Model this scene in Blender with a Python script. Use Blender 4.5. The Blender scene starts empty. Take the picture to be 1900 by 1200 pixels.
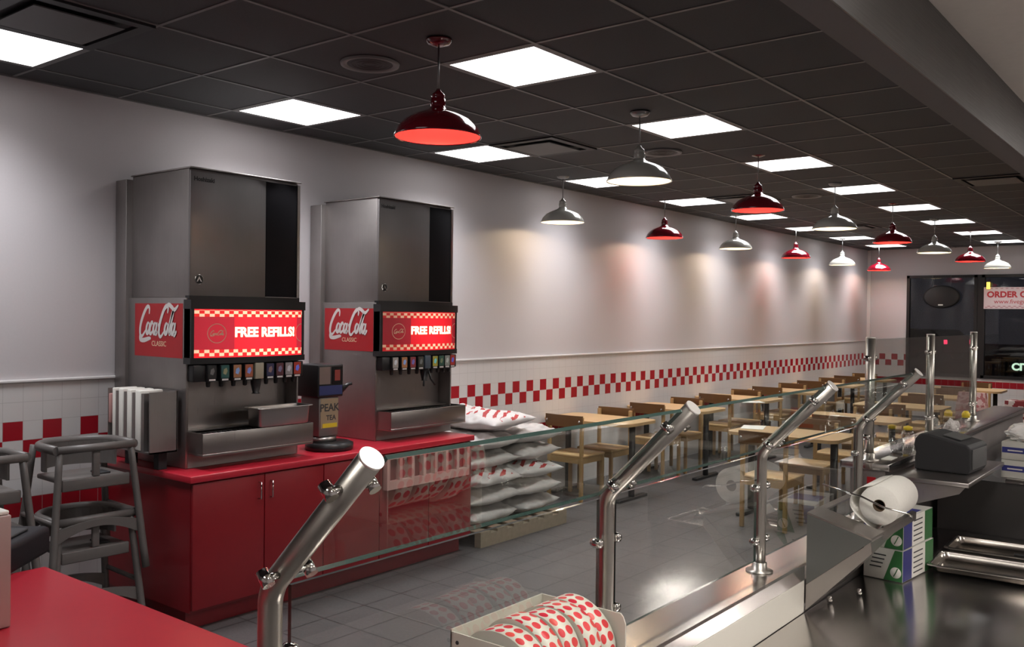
import bpy, bmesh, math, random
from mathutils import Vector, Matrix, noise
from math import pi, sin, cos, radians as R

# ------------------------------------------------------------------ camera, world, exposure
SC = bpy.context.scene
COL = SC.collection
SC.view_settings.view_transform = 'Standard'
SC.view_settings.look = 'None'
SC.view_settings.gamma = 1.0
SC.view_settings.use_curve_mapping = False
SC.view_settings.exposure = 0.2

CAM = Vector((5.3376, 0.0, 1.75))
F_PX, YAW, PITCH, ROLL = 1679.0, 0.66954, -0.009535, 0.012078
cd = bpy.data.cameras.new('camera'); cam = bpy.data.objects.new('camera', cd); COL.objects.link(cam)
cd.sensor_fit = 'HORIZONTAL'; cd.sensor_width = 36.0; cd.lens = F_PX / 1900 * 36.0
cd.clip_start = 0.05; cd.clip_end = 200
fwd0 = Vector((-sin(YAW), cos(YAW), 0)); rgt0 = Vector((cos(YAW), sin(YAW), 0)); up0 = Vector((0, 0, 1))
fwd = fwd0 * cos(PITCH) + up0 * sin(PITCH); up1 = -fwd0 * sin(PITCH) + up0 * cos(PITCH)
rgt = rgt0 * cos(ROLL) + up1 * sin(ROLL); upv = -rgt0 * sin(ROLL) + up1 * cos(ROLL)
m = Matrix((rgt, upv, -fwd)).transposed().to_4x4(); m.translation = CAM
cam.matrix_world = m
SC.camera = cam

W = bpy.data.worlds.new('night'); SC.world = W; W.use_nodes = True
W.node_tree.nodes['Background'].inputs[0].default_value = (0.05, 0.05, 0.06, 1)
W.node_tree.nodes['Background'].inputs[1].default_value = 0.35

PANEL_E = 2.6; PANEL_W = 12.0; SPREAD = 112
#      # ceiling light panels over the dining room
KITCHEN_E = 14     # ceiling light panels over the kitchen
PEND_W = 5.5        # bulb in each pendant
SIGN_E = 1.6        # backlit drink signs

# ------------------------------------------------------------------ node helpers
def mat(name, col=(.5, .5, .5), rough=.5, metal=0., emit=None, es=0., spec=None, coat=0., ior=None, sheen=0):
    mt = bpy.data.materials.new(name); mt.use_nodes = True
    b = mt.node_tree.nodes['Principled BSDF']
    b.inputs['Base Color'].default_value = (*col, 1); b.inputs['Roughness'].default_value = rough
    b.inputs['Metallic'].default_value = metal
    if spec is not None: b.inputs['Specular IOR Level'].default_value = spec
    if coat: b.inputs['Coat Weight'].default_value = coat; b.inputs['Coat Roughness'].default_value = .08
    if emit: b.inputs['Emission Color'].default_value = (*emit, 1); b.inputs['Emission Strength'].default_value = es
    return mt

class G:
    """small expression builder for shader maths"""
    def __init__(s, mt): s.t = mt.node_tree; s.n = s.t.nodes; s.l = s.t.links; s.b = s.n['Principled BSDF']
    def new(s, k, **kw):
        n = s.n.new(k)
        for a, v in kw.items(): setattr(n, a, v)
        return n
    def put(s, sock, v):
        if isinstance(v, bpy.types.NodeSocket): s.l.new(v, sock)
        else: sock.default_value = v
    def m(s, op, a, b=0.0, c=0.0):
        n = s.new('ShaderNodeMath', operation=op)
        for i, v in enumerate((a, b, c)): s.put(n.inputs[i], v)
        return n.outputs[0]
    def xyz(s, kind='Object'):
        t = s.new('ShaderNodeTexCoord'); x = s.new('ShaderNodeSeparateXYZ'); s.l.new(t.outputs[kind], x.inputs[0])
        s.co = t.outputs[kind]
        return x.outputs
    def mix(s, f, a, b):
        n = s.new('ShaderNodeMix', data_type='RGBA'); s.put(n.inputs[0], f)
        s.put(n.inputs[6], (*a, 1) if isinstance(a, tuple) and len(a) == 3 else a)
        s.put(n.inputs[7], (*b, 1) if isinstance(b, tuple) and len(b) == 3 else b)
        return n.outputs[2]
    def noise(s, scale, detail=3, vec=None, scl=None):
        n = s.new('ShaderNodeTexNoise'); n.inputs['Scale'].default_value = scale; n.inputs['Detail'].default_value = detail
        v = vec if vec else s.co
        if scl:
            mp = s.new('ShaderNodeMapping'); mp.inputs['Scale'].default_value = scl; s.l.new(v, mp.inputs[0]); v = mp.outputs[0]
        s.l.new(v, n.inputs['Vector']); return n.outputs[0]
    def bump(s, h, strength=.2, dist=.002):
        n = s.new('ShaderNodeBump'); n.inputs['Strength'].default_value = strength; n.inputs['Distance'].default_value = dist
        s.l.new(h, n.inputs['Height']); s.l.new(n.outputs[0], s.b.inputs['Normal'])
    def between(s, v, lo, hi): return s.m('MULTIPLY', s.m('GREATER_THAN', v, lo), s.m('LESS_THAN', v, hi))

def steel(name, col, rough, axis=2, mott=0., bump=.06):
    mt = mat(name, col, rough, 1.0); g = G(mt); g.xyz()
    sc = [220, 220, 220]; sc[axis] = 4
    n = g.noise(1.0, 2, scl=tuple(sc))
    g.l.new(g.m('MULTIPLY_ADD', n, .18, rough - .07), g.b.inputs['Roughness'])
    n2 = g.noise(4.0, 3)
    c = g.mix(g.m('MULTIPLY', n2, .5 + mott), tuple(x * 1.12 for x in col), tuple(x * (.8 - mott * .3) for x in col))
    g.l.new(c, g.b.inputs['Base Color']); 
    if bump: g.bump(n, bump, .0008)
    return mt

def speckle(name, col, rough, amt=.12, scale=60, bump=0.):
    mt = mat(name, col, rough); g = G(mt); g.xyz(); n = g.noise(scale, 4)
    g.l.new(g.mix(n, tuple(x * (1 - amt) for x in col), tuple(x * (1 + amt) for x in col)), g.b.inputs['Base Color'])
    if bump: g.bump(n, bump, .004)
    return mt

def wood(name, a, b, rough=.35, scl=(2, 30, 30)):
    mt = mat(name, a, rough); g = G(mt); g.xyz(); n = g.noise(1.0, 4, scl=scl)
    g.l.new(g.mix(g.m('MULTIPLY', n, 1.0), a, b), g.b.inputs['Base Color']); return mt

TILE = .10875; TY0 = 6.0977; TTOP = 1.334; TH = .108
def wall_tile(name, axis):
    mt = mat(name, (.7, .68, .66), .22); g = G(mt); o = g.xyz()
    u = g.m('DIVIDE', g.m('SUBTRACT', o[axis], TY0), TILE); v = g.m('DIVIDE', g.m('SUBTRACT', TTOP, o[2]), TH)
    fu = g.m('FLOOR', u); fv = g.m('FLOOR', v)
    par = g.m('FLOORED_MODULO', g.m('ADD', fu, fv), 2.0)      # upper row (v=2): red when fu even
    red = g.m('MULTIPLY', g.m('LESS_THAN', par, .5), g.between(v, 2.0, 4.0))
    low = g.between(v, 6.0, 7.0)
    red = g.m('MAXIMUM', red, low)
    gu = g.m('FRACT', u); gv = g.m('FRACT', v)
    gr = g.m('MAXIMUM', g.m('LESS_THAN', gu, .022), g.m('LESS_THAN', gv, .022))
    c = g.mix(red, (.66, .64, .63), (.36, .012, .022))
    c = g.mix(g.m('MULTIPLY', gr, .8), c, (.40, .38, .37))
    g.l.new(c, g.b.inputs['Base Color'])
    g.l.new(g.m('MULTIPLY_ADD', gr, .5, .22), g.b.inputs['Roughness'])
    return mt

M = {}
M['paint'] = speckle('wall_paint', (.60, .568, .58), .55, .03, 90)
M['tile_y'] = wall_tile('wall_tile_side', 1); M['tile_x'] = wall_tile('wall_tile_end', 0)
M['cap'] = mat('tile_cap', (.72, .70, .69), .2)
M['black_tile'] = speckle('ceiling_tile_black', (.050, .051, .054), .75, .25, 130, .15)
M['tbar'] = mat('ceiling_grid_bar', (.17, .165, .165), .45)
M['soffit'] = mat('soffit_dark', (.10, .092, .094), .6)
M['face_metal'] = steel('bulkhead_metal', (.20, .198, .20), .38, 1, .3)
M['kceil'] = speckle('kitchen_ceiling', (.74, .68, .63), .7, .05, 40)
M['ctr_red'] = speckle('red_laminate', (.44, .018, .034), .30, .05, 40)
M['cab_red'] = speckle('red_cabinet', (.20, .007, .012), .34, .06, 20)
M['dark_gap'] = mat('dark_gap', (.012, .011, .012), .7)
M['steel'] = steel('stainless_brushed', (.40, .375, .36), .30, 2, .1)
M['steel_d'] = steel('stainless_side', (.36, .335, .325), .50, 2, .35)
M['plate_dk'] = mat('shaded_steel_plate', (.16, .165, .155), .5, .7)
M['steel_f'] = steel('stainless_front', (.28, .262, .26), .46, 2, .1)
M['blk_sat'] = mat('black_satin', (.010, .009, .012), .55, spec=.2)
M['steel_top'] = mat('stainless_counter', (.56, .53, .515), .24, 1.0)
_g = G(M['steel_top']); _g.xyz(); _n = _g.noise(5.0, 4)
_g.l.new(_g.m('MULTIPLY_ADD', _n, .05, .17), _g.b.inputs['Roughness']); _g.l.new(_g.mix(_n, (.72, .69, .675), (.64, .615, .60)), _g.b.inputs['Base Color'])
M['steel_pan'] = mat('stainless_pan', (.52, .49, .45), .20, 1.0)
M['tube'] = mat('satin_steel_tube', (.47, .45, .41), .36, 1.0)
M['tubecap'] = mat('satin_cap', (.92, .9, .86), .42, .75)
M['chrome'] = mat('chrome', (.62, .6, .57), .12, 1.0)
M['blk'] = mat('black_plastic', (.014, .014, .015), .35)
M['blk_m'] = mat('black_matte', (.02, .02, .022), .65)
M['blk_gloss'] = mat('black_gloss', (.008, .008, .009), .12)
M['grill'] = mat('black_grille', (.012, .012, .014), .5)
M['grey_pl'] = speckle('grey_high_chair_plastic', (.125, .113, .106), .42, .06, 30)
M['white_pl'] = speckle('white_plastic', (.72, .70, .62), .35, .03, 20)
M['white_board'] = mat('white_cutting_board', (.78, .76, .68), .4)
M['paper'] = speckle('white_paper', (.80, .78, .72), .8, .05, 120, .2)
M['paper_core'] = mat('roll_end_paper', (.45, .43, .38), .9)
M['card'] = mat('brown_card', (.12, .08, .05), .9)
M['wood_l'] = wood('light_maple', (.62, .42, .22), (.52, .33, .15), .33)
M['wood_leg'] = wood('maple_leg', (.42, .27, .12), (.33, .19, .07), .4, (30, 30, 2))
M['wood_d'] = wood('brown_back_slat', (.17, .085, .03), (.11, .05, .018), .3)
M['pallet'] = wood('pallet_wood', (.30, .25, .18), (.2, .16, .11), .8)
M['sackw'] = speckle('white_sack', (.52, .49, .47), .5, .30, 14, .8)
M['red_pr'] = mat('red_print', (.42, .02, .03), .5)
M['dkred'] = mat('dark_red_enamel', (.16, .004, .012), .12, coat=1.)
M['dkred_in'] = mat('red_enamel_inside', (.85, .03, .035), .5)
M['wh_en'] = mat('white_enamel', (.44, .43, .39), .14, coat=1.)
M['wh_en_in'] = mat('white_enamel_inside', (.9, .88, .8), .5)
M['stem'] = mat('pendant_stem', (.25, .25, .25), .3, .8)
M['bulb'] = mat('lamp_bulb', (1, .9, .7), .5, emit=(1, .78, .5), es=14)
def diffuser(name, col, es):
    mt = bpy.data.materials.new(name); mt.use_nodes = True; n = mt.node_tree.nodes; l = mt.node_tree.links; n.remove(n['Principled BSDF'])
    tr = n.new('ShaderNodeBsdfTransparent'); em = n.new('ShaderNodeEmission'); em.inputs[0].default_value = (*col, 1); em.inputs[1].default_value = es
    ad = n.new('ShaderNodeAddShader'); l.new(tr.outputs[0], ad.inputs[0]); l.new(em.outputs[0], ad.inputs[1]); l.new(ad.outputs[0], n['Material Output'].inputs[0]); return mt
M['panel'] = diffuser('light_panel', (1, .97, .96), PANEL_E)
M['kpanel'] = diffuser('kitchen_light_panel', (1, .97, .93), KITCHEN_E)
M['frame_blk'] = mat('window_frame_black', (.012, .011, .012), .4)
M['yellow'] = mat('yellow_plastic', (.70, .52, .03), .4)
M['yellow_lit'] = mat('yellow_spot', (.9, .7, .05), .4, emit=(1, .75, .1), es=1.6)
M['green'] = mat('green_print', (.03, .15, .04), .5)
M['blue'] = mat('blue_print', (.03, .035, .20), .5)
M['boxgrey'] = mat('box_pale', (.56, .55, .50), .6)
M['ink'] = mat('dark_ink', (.04, .04, .04), .6)
M['vent'] = mat('vent_grey', (.10, .10, .10), .5)
M['asphalt'] = speckle('asphalt', (.03, .03, .03), .9, .3, 4)
M['tail'] = mat('tail_light', (.8, .02, .05), .3, emit=(1, .04, .12), es=4)
M['signlit'] = mat('far_sign_lit', (.7, .9, .7), .3, emit=(.7, 1, .72), es=1.3)
M['banner'] = mat('banner_pink_white', (.62, .50, .52), .6)
M['car'] = mat('car_paint_dark', (.03, .028, .03), .3, coat=1.)
M['pink_reflection_sleeve'] = mat('pale_pink_reflection_sleeve', (.50, .27, .25), .5)  # pink of the reflection put into the colour; the lid sleeve shares it
M['reflection_slot'] = mat('reflected_slot_gap', (.22, .06, .06), .6)
M['creamtxt'] = mat('cream_print', (.78, .62, .40), .5)
M['whtxt'] = mat('white_print', (.66, .62, .60), .5)
M['decal'] = mat('red_decal', (.40, .012, .018), .3)
M['txt_lit'] = mat('lit_lettering', (1, .9, .6), .5, emit=(1, .80, .42), es=SIGN_E * 1.6)

def floor_mat():
    mt = mat('grey_floor_tile', (.1, .09, .09), .4); g = G(mt); o = g.xyz()
    S = .3048
    u = g.m('FRACT', g.m('DIVIDE', g.m('SUBTRACT', o[0], .08), S)); v = g.m('FRACT', g.m('DIVIDE', g.m('SUBTRACT', o[1], .04), S))
    gr = g.m('MAXIMUM', g.m('LESS_THAN', u, .03), g.m('LESS_THAN', v, .03))
    n = g.noise(6, 5); n2 = g.noise(60, 3)
    c = g.mix(n, (.074, .067, .067), (.106, .097, .097)); c = g.mix(g.m('MULTIPLY', gr, .92), c, (.028, .025, .025))
    g.l.new(c, g.b.inputs['Base Color']); g.l.new(g.m('MULTIPLY_ADD', n2, .25, .30), g.b.inputs['Roughness'])
    g.bump(g.m('SUBTRACT', 1.0, gr), .4, .003); return mt
M['floor'] = floor_mat()

def glass_mat(name, tint=(.93, .97, .95), k=1.5, rough=0.0, base=0.0):
    mt = bpy.data.materials.new(name); mt.use_nodes = True; t = mt.node_tree; n = t.nodes; l = t.links
    n.remove(n['Principled BSDF']); out = n['Material Output']
    tr = n.new('ShaderNodeBsdfTransparent'); tr.inputs[0].default_value = (*tint, 1)
    gl = n.new('ShaderNodeBsdfGlossy'); gl.inputs['Roughness'].default_value = rough; gl.inputs[0].default_value = (.95, .97, .95, 1)
    fr = n.new('ShaderNodeFresnel'); fr.inputs[0].default_value = 1.45
    mu = n.new('ShaderNodeMath'); mu.operation = 'MULTIPLY_ADD'; mu.inputs[1].default_value = k; mu.inputs[2].default_value = base; mu.use_clamp = True
    ge = n.new('ShaderNodeNewGeometry'); iv = n.new('ShaderNodeMath'); iv.operation = 'SUBTRACT'; iv.inputs[0].default_value = 1.0; l.new(ge.outputs['Backfacing'], iv.inputs[1])
    m2 = n.new('ShaderNodeMath'); m2.operation = 'MULTIPLY'; l.new(iv.outputs[0], m2.inputs[1])
    mx = n.new('ShaderNodeMixShader'); l.new(fr.outputs[0], mu.inputs[0]); l.new(mu.outputs[0], m2.inputs[0]); l.new(m2.outputs[0], mx.inputs[0])
    l.new(tr.outputs[0], mx.inputs[1]); l.new(gl.outputs[0], mx.inputs[2]); l.new(mx.outputs[0], out.inputs[0]); return mt
M['glass'] = glass_mat('guard_glass', (.93, .96, .945), 1.9)
M['glass_edge'] = mat('glass_edge_green', (.035, .075, .065), .08, coat=1.)
M['glass_up'] = glass_mat('slanted_guard_glass', (.92, .955, .94), .8)
M['winglass'] = glass_mat('window_glass', (.75, .75, .77), 1.2)
M['jar'] = glass_mat('clear_plastic', (.82, .82, .82), 1.3, .05, .04)

def lit_sign(name, es, e_col, dark_w):
    """backlit red drink sign: chequer borders above and below, darker panels at its ends"""
    mt = mat(name, (.3, .01, .02), .3); g = G(mt); o = g.xyz()
    y, z = o[1], o[2]      # object origin: left bottom corner of the lit face
    par = g.m('FLOORED_MODULO', g.m('ADD', g.m('FLOOR', g.m('DIVIDE', y, .0286)), g.m('FLOOR', g.m('DIVIDE', z, .0185))), 2.0)
    band = g.m('MAXIMUM', g.between(z, .008, .008 + .0370), g.between(z, .232, .269))
    par2 = g.m('FLOORED_MODULO', g.m('ADD', g.m('FLOOR', g.m('DIVIDE', y, .0286)), g.m('FLOOR', g.m('DIVIDE', g.m('ADD', z, -.008), .0185))), 2.0)
    chk = g.m('MULTIPLY', band, par2)
    side = g.m('MULTIPLY', g.m('SUBTRACT', 1.0, g.between(y, .235, .70)), g.between(z, .045, .232))
    c = g.mix(side, (.95, .018, .03), (.42, .016, .03)); c = g.mix(chk, c, (1.0, .60, .38))
    c = g.mix(g.m('MULTIPLY', band, g.m('SUBTRACT', 1.0, par2)), c, (.75, .02, .02))
    g.l.new(c, g.b.inputs['Emission Color']); g.l.new(g.mix(.5, c, (.1, .01, .01)), g.b.inputs['Base Color'])
    # tubes behind the middle of the face
    d = g.m('ABSOLUTE', g.m('SUBTRACT', y, .46))
    fall = g.m('MULTIPLY', g.m('MAXIMUM', g.m('SUBTRACT', 1.15, g.m('MULTIPLY', d, dark_w)), .25), es)
    g.l.new(fall, g.b.inputs['Emission Strength']); return mt
M['sign_a'] = lit_sign('backlit_sign_bright', 1.15, None, 1.0)
M['sign_b'] = lit_sign('backlit_sign_dim', .85, None, 2.4)

def dots_mat():
    mt = mat('sticker_strip', (.8, .78, .68), .45); g = G(mt)
    t = g.new('ShaderNodeUVMap'); x = g.new('ShaderNodeSeparateXYZ'); g.l.new(t.outputs[0], x.inputs[0])
    u = g.m('SUBTRACT', g.m('FRACT', x.outputs[0]), .5); v = g.m('SUBTRACT', g.m('FRACT', x.outputs[1]), .5)
    d = g.m('ADD', g.m('MULTIPLY', u, u), g.m('MULTIPLY', v, v))
    n = g.new('ShaderNodeTexWhiteNoise'); n.noise_dimensions = '2D'
    cb = g.new('ShaderNodeCombineXYZ'); g.l.new(g.m('FLOOR', x.outputs[0]), cb.inputs[0]); g.l.new(g.m('FLOOR', x.outputs[1]), cb.inputs[1]); g.l.new(cb.outputs[0], n.inputs[0])
    red = g.mix(n.outputs[0], (.72, .02, .05), (.85, .10, .08))
    c = g.mix(g.m('LESS_THAN', d, .135), (.78, .77, .66), red)
    g.l.new(c, g.b.inputs['Base Color']); return mt
M['dots'] = dots_mat()

def sack_print():
    mt = mat('sack_red_print', (.65, .6, .58), .6); g = G(mt); o = g.xyz()
    n = g.noise(3.0, 3)
    w = g.m('ADD', g.m('ADD', g.m('MULTIPLY', o[0], 75.0), g.m('MULTIPLY', o[1], 40.0)), g.m('MULTIPLY', n, 6.0))
    st = g.m('GREATER_THAN', g.m('SINE', w), .35)
    brk = g.m('GREATER_THAN', g.noise(9.0, 2), .48)
    top = g.m('GREATER_THAN', o[2], .02)
    mid = g.between(o[1], -.17, .17)
    f = g.m('MULTIPLY', g.m('MULTIPLY', st, brk), g.m('MULTIPLY', top, mid))
    wr = g.noise(9, 4)
    c = g.mix(f, g.mix(wr, (.5, .47, .45), (.74, .71, .69)), (.42, .03, .03)); g.l.new(c, g.b.inputs['Base Color']); g.bump(wr, .3, .01); return mt
M['sackp'] = sack_print()

def red_pattern(name, scale, a, b):
    mt = mat(name, a, .6); g = G(mt); g.xyz(); n = g.noise(scale, 2)
    g.l.new(g.mix(g.m('GREATER_THAN', n, .52), a, b), g.b.inputs['Base Color']); return mt
M['bagpr'] = red_pattern('bag_red_pattern', 26, (.60, .42, .40), (.38, .12, .12))
M['boxpr'] = red_pattern('box_red_pattern', 18, (.20, .015, .02), (.55, .5, .48))

# ------------------------------------------------------------------ mesh builder
class MB:
    def __init__(s): s.bm = bmesh.new(); s.mi = 0
    def _q(s, vs, fs, smooth=False):
        bv = [s.bm.verts.new(v) for v in vs]; out = []
        for f in fs:
            try:
                fc = s.bm.faces.new([bv[i] for i in f]); fc.material_index = s.mi; fc.smooth = smooth; out.append(fc)
            except ValueError: pass
        return bv
    def box(s, x0, x1, y0, y1, z0, z1, bev=0., M4=None, seg=2):
        vs = [Vector((x, y, z)) for z in (z0, z1) for y in (y0, y1) for x in (x0, x1)]
        if M4 is not None: vs = [M4 @ v for v in vs]
        fs = [(0, 2, 3, 1), (4, 5, 7, 6), (0, 1, 5, 4), (2, 6, 7, 3), (0, 4, 6, 2), (1, 3, 7, 5)]
        if bev <= 0: s._q(vs, fs); return s
        b2 = bmesh.new(); bv = [b2.verts.new(v) for v in vs]
        for f in fs: b2.faces.new([bv[i] for i in f])
        bmesh.ops.bevel(b2, geom=list(b2.edges), offset=bev, segments=seg, profile=.5, affect='EDGES')
        s.merge(b2, smooth=True); return s
    def merge(s, b2, smooth=False):
        b2.verts.index_update(); mp = {}
        for v in b2.verts: mp[v.index] = s.bm.verts.new(v.co)
        for f in b2.faces:
            try:
                fc = s.bm.faces.new([mp[v.index] for v in f.verts]); fc.material_index = s.mi; fc.smooth = smooth
            except ValueError: pass
        b2.free()
    def _q_plane(s, h, z):
        s._q([Vector((-h, -h, z)), Vector((-h, h, z)), Vector((h, h, z)), Vector((h, -h, z))], [(0, 1, 2, 3)]); return s
    def tube(s, pts, r, n=14, caps=True, smooth=True, flat=None):
        pts = [Vector(p) for p in pts]; rs = r if isinstance(r, (list, tuple)) else [r] * len(pts)
        rings = []; ref = None
        for i, p in enumerate(pts):
            a = pts[max(i - 1, 0)]; b = pts[min(i + 1, len(pts) - 1)]; d = (b - a)
            if d.length < 1e-9: d = Vector((0, 0, 1))
            d.normalize()
            if ref is None:
                ref = Vector((0, 0, 1)) if abs(d.z) < .9 else Vector((1, 0, 0))
                u = d.cross(ref).normalized()
            else:
                u = (u - d * u.dot(d))
                if u.length < 1e-6: u = d.orthogonal()
                u.normalize()
            w = d.cross(u)
            ring = []
            for k in range(n):
                a2 = 2 * pi * k / n; q = u * cos(a2) * rs[i] + w * sin(a2) * rs[i]
                ring.append(p + q)
            rings.append(ring)
        bv = [[s.bm.verts.new(v) for v in rg] for rg in rings]
        for i in range(len(bv) - 1):
            for k in range(n):
                f = s.bm.faces.new([bv[i][k], bv[i][(k + 1) % n], bv[i + 1][(k + 1) % n], bv[i + 1][k]]); f.smooth = smooth; f.material_index = s.mi
        if caps:
            for rg, rev in ((bv[0], True), (bv[-1], False)):
                f = s.bm.faces.new(rg[::-1] if rev else rg); f.material_index = s.mi
        return s
    def lathe(s, prof, c=(0, 0, 0), n=32, axis=2, smooth=True):
        """prof: list of (r, h)"""
        c = Vector(c); rows = []
        for r_, h in prof:
            row = []
            for k in range(n):
                a = 2 * pi * k / n; p = [cos(a) * r_, sin(a) * r_, h]
                if axis == 0: p = [h, p[0], p[1]]
                elif axis == 1: p = [p[1], h, p[0]]
                row.append(s.bm.verts.new(c + Vector(p)) if r_ > 1e-6 or k == 0 else row[0])
            rows.append(row)
        for i in range(len(rows) - 1):
            for k in range(n):
                q = [rows[i][k], rows[i][(k + 1) % n], rows[i + 1][(k + 1) % n], rows[i + 1][k]]
                q2 = []
                for v in q:
                    if v not in q2: q2.append(v)
                if len(q2) > 2:
                    try:
                        f = s.bm.faces.new(q2); f.smooth = smooth; f.material_index = s.mi
                    except ValueError: pass
        return s
    def cyl(s, c, r, h, axis=2, n=24):
        s.lathe([(0, 0), (r, 0), (r, h), (0, h)], c, n, axis, False); return s
    def prism(s, poly, a0, a1, axis=1):
        """poly in the two other axes, extruded from a0 to a1 along axis"""
        def P(u, v, a):
            return {0: (a, u, v), 1: (u, a, v), 2: (u, v, a)}[axis]
        n = len(poly); vs = [P(u, v, a0) for u, v in poly] + [P(u, v, a1) for u, v in poly]
        fs = [tuple(range(n - 1, -1, -1)), tuple(range(n, 2 * n))] + [(i, (i + 1) % n, n + (i + 1) % n, n + i) for i in range(n)]
        s._q([Vector(v) for v in vs], fs); return s
    def build(s, name, mats, parent=None, origin=(0, 0, 0)):
        bmesh.ops.recalc_face_normals(s.bm, faces=list(s.bm.faces))
        if Vector(origin).length: bmesh.ops.translate(s.bm, verts=list(s.bm.verts), vec=-Vector(origin))
        me = bpy.data.meshes.new(name); s.bm.to_mesh(me); s.bm.free()
        for x in (mats if isinstance(mats, (list, tuple)) else [mats]): me.materials.append(M[x] if isinstance(x, str) else x)
        o = bpy.data.objects.new(name, me); COL.objects.link(o); o.location = origin
        if parent is not None: o.parent = parent
        return o

def tag(o, label=None, cat=None, group=None, kind=None):
    if label: o['label'] = label
    if cat: o['category'] = cat
    if group: o['group'] = group
    if kind: o['kind'] = kind
    return o
def thing(name, label, cat, loc=(0, 0, 0), rz=0., group=None):
    o = bpy.data.objects.new(name, None); COL.objects.link(o); o.empty_display_size = .05
    o.location = loc; o.rotation_euler = (0, 0, rz); return tag(o, label, cat, group)
def struct(o): o['kind'] = 'structure'; return o
def kids(o): return list(o.children)
CH = {}
def dup(o, loc=None, rz=None, label=None, group=None, parent=None):
    c = o.copy(); COL.objects.link(c)
    if parent is not None: c.parent = parent
    for k in kids(o): dup(k, parent=c)
    if loc is not None: c.location = loc
    if rz is not None: c.rotation_euler = (0, 0, rz)
    if label: c['label'] = label
    if group: c['group'] = group
    return c
ORD = ['nearest', 'second', 'third', 'fourth', 'fifth', 'sixth', 'seventh', 'eighth', 'ninth', 'tenth']

def text_bm(body, size, extrude=.0004, shear=0., bold=0., align='CENTER', space=1.):
    cu = bpy.data.curves.new('t', 'FONT'); cu.body = body; cu.size = size; cu.extrude = extrude; cu.shear = shear; cu.offset = bold
    cu.align_x = align; cu.align_y = 'CENTER'; cu.space_character = space; cu.resolution_u = 4
    o = bpy.data.objects.new('t', cu); me = bpy.data.meshes.new_from_object(o)
    bm = bmesh.new(); bm.from_mesh(me); bpy.data.objects.remove(o); bpy.data.curves.remove(cu); bpy.data.meshes.remove(me); return bm
def put_text(name, body, size, origin, xdir, updir, material, parent, fn=None, **kw):
    bm = text_bm(body, size, **kw)
    o_, x, u = Vector(origin or (0, 0, 0)), Vector(xdir).normalized(), Vector(updir).normalized(); nrm = x.cross(u)
    for v in bm.verts:
        c = v.co.copy()
        v.co = fn(c.x, c.y, c.z) if fn else o_ + x * c.x + u * c.y + nrm * c.z
    b = MB(); b.bm.free(); b.bm = bm
    return b.build(name, material, parent)

def catmull(P, k=6):
    out = []
    for i in range(len(P) - 1):
        p0 = P[max(i - 1, 0)]; p1 = P[i]; p2 = P[i + 1]; p3 = P[min(i + 2, len(P) - 1)]
        for j in range(k):
            t = j / k
            out.append(tuple(.5 * (2 * b + (c - a) * t + (2 * a - 5 * b + 4 * c - d) * t * t + (3 * b - a - 3 * c + d) * t ** 3) for a, b, c, d in zip(p0, p1, p2, p3)))
    out.append(P[-1]); return out
def oval(cx, cy, rx, ry): return [(cx + rx * cos(a), cy + ry * sin(a)) for a in [R(80 + k * 40) for k in range(10)]]
SCRIPT = [[(2.35, 2.7), (2.2, 3.4), (1.6, 3.5), (.9, 2.7), (.45, 1.5), (.6, .5), (1.2, .2), (2.0, .9)],
          [(.6, .5), (.8, -.15), (1.8, -.25), (3.0, -.05), (3.6, .0)],
          oval(2.5, 1.15, .38, .6), [(3.75, 1.55), (3.4, 1.8), (3.05, 1.3), (3.1, .7), (3.45, .5), (3.8, .8)],
          oval(4.3, 1.15, .36, .58), [(4.75, 1.8), (4.65, .8), (4.8, .5), (5.1, .8)], [(5.05, 1.4), (5.45, 1.5)],
          [(7.1, 2.8), (7.05, 3.4), (6.5, 3.6), (5.9, 2.9), (5.45, 1.6), (5.55, .6), (6.1, .2), (6.8, .8)],
          [(6.3, 3.2), (7.0, 3.75), (7.9, 3.5), (8.7, 3.2), (9.5, 3.7)],
          oval(7.25, 1.15, .36, .58), [(7.7, .9), (8.05, 2.2), (8.45, 3.1), (8.35, 2.2), (8.1, 1.1), (8.25, .5), (8.5, .7)],
          oval(8.95, 1.15, .36, .58), [(9.4, 1.8), (9.3, .8), (9.5, .45), (9.9, .9)]]
def script_bm(width, fn, th=.16):
    b = MB(); sc = width / 10.5
    for si, st in enumerate(SCRIPT):
        pts = catmull(st, 5); n = len(pts); rs = []
        for i in range(n):
            t = i / (n - 1); rs.append(sc * th * (.45 + .9 * abs(sin(pi * t)) ** .7))
        q = [((x + .28 * y - 5.4) * sc, (y - 1.6) * sc) for x, y in pts]
        L = []; Rr = []
        for i, (x, y) in enumerate(q):
            a = q[max(i - 1, 0)]; c = q[min(i + 1, n - 1)]; dx, dy = c[0] - a[0], c[1] - a[1]; l = math.hypot(dx, dy) or 1
            L.append((x - dy / l * rs[i], y + dx / l * rs[i])); Rr.append((x + dy / l * rs[i], y - dx / l * rs[i]))
        for i in range(n - 1):
            b._q([Vector(fn(*p, .0008 + .00025 * si)) for p in (L[i], L[i + 1], Rr[i + 1], Rr[i])], [(0, 1, 2, 3)])
    return b

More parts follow.
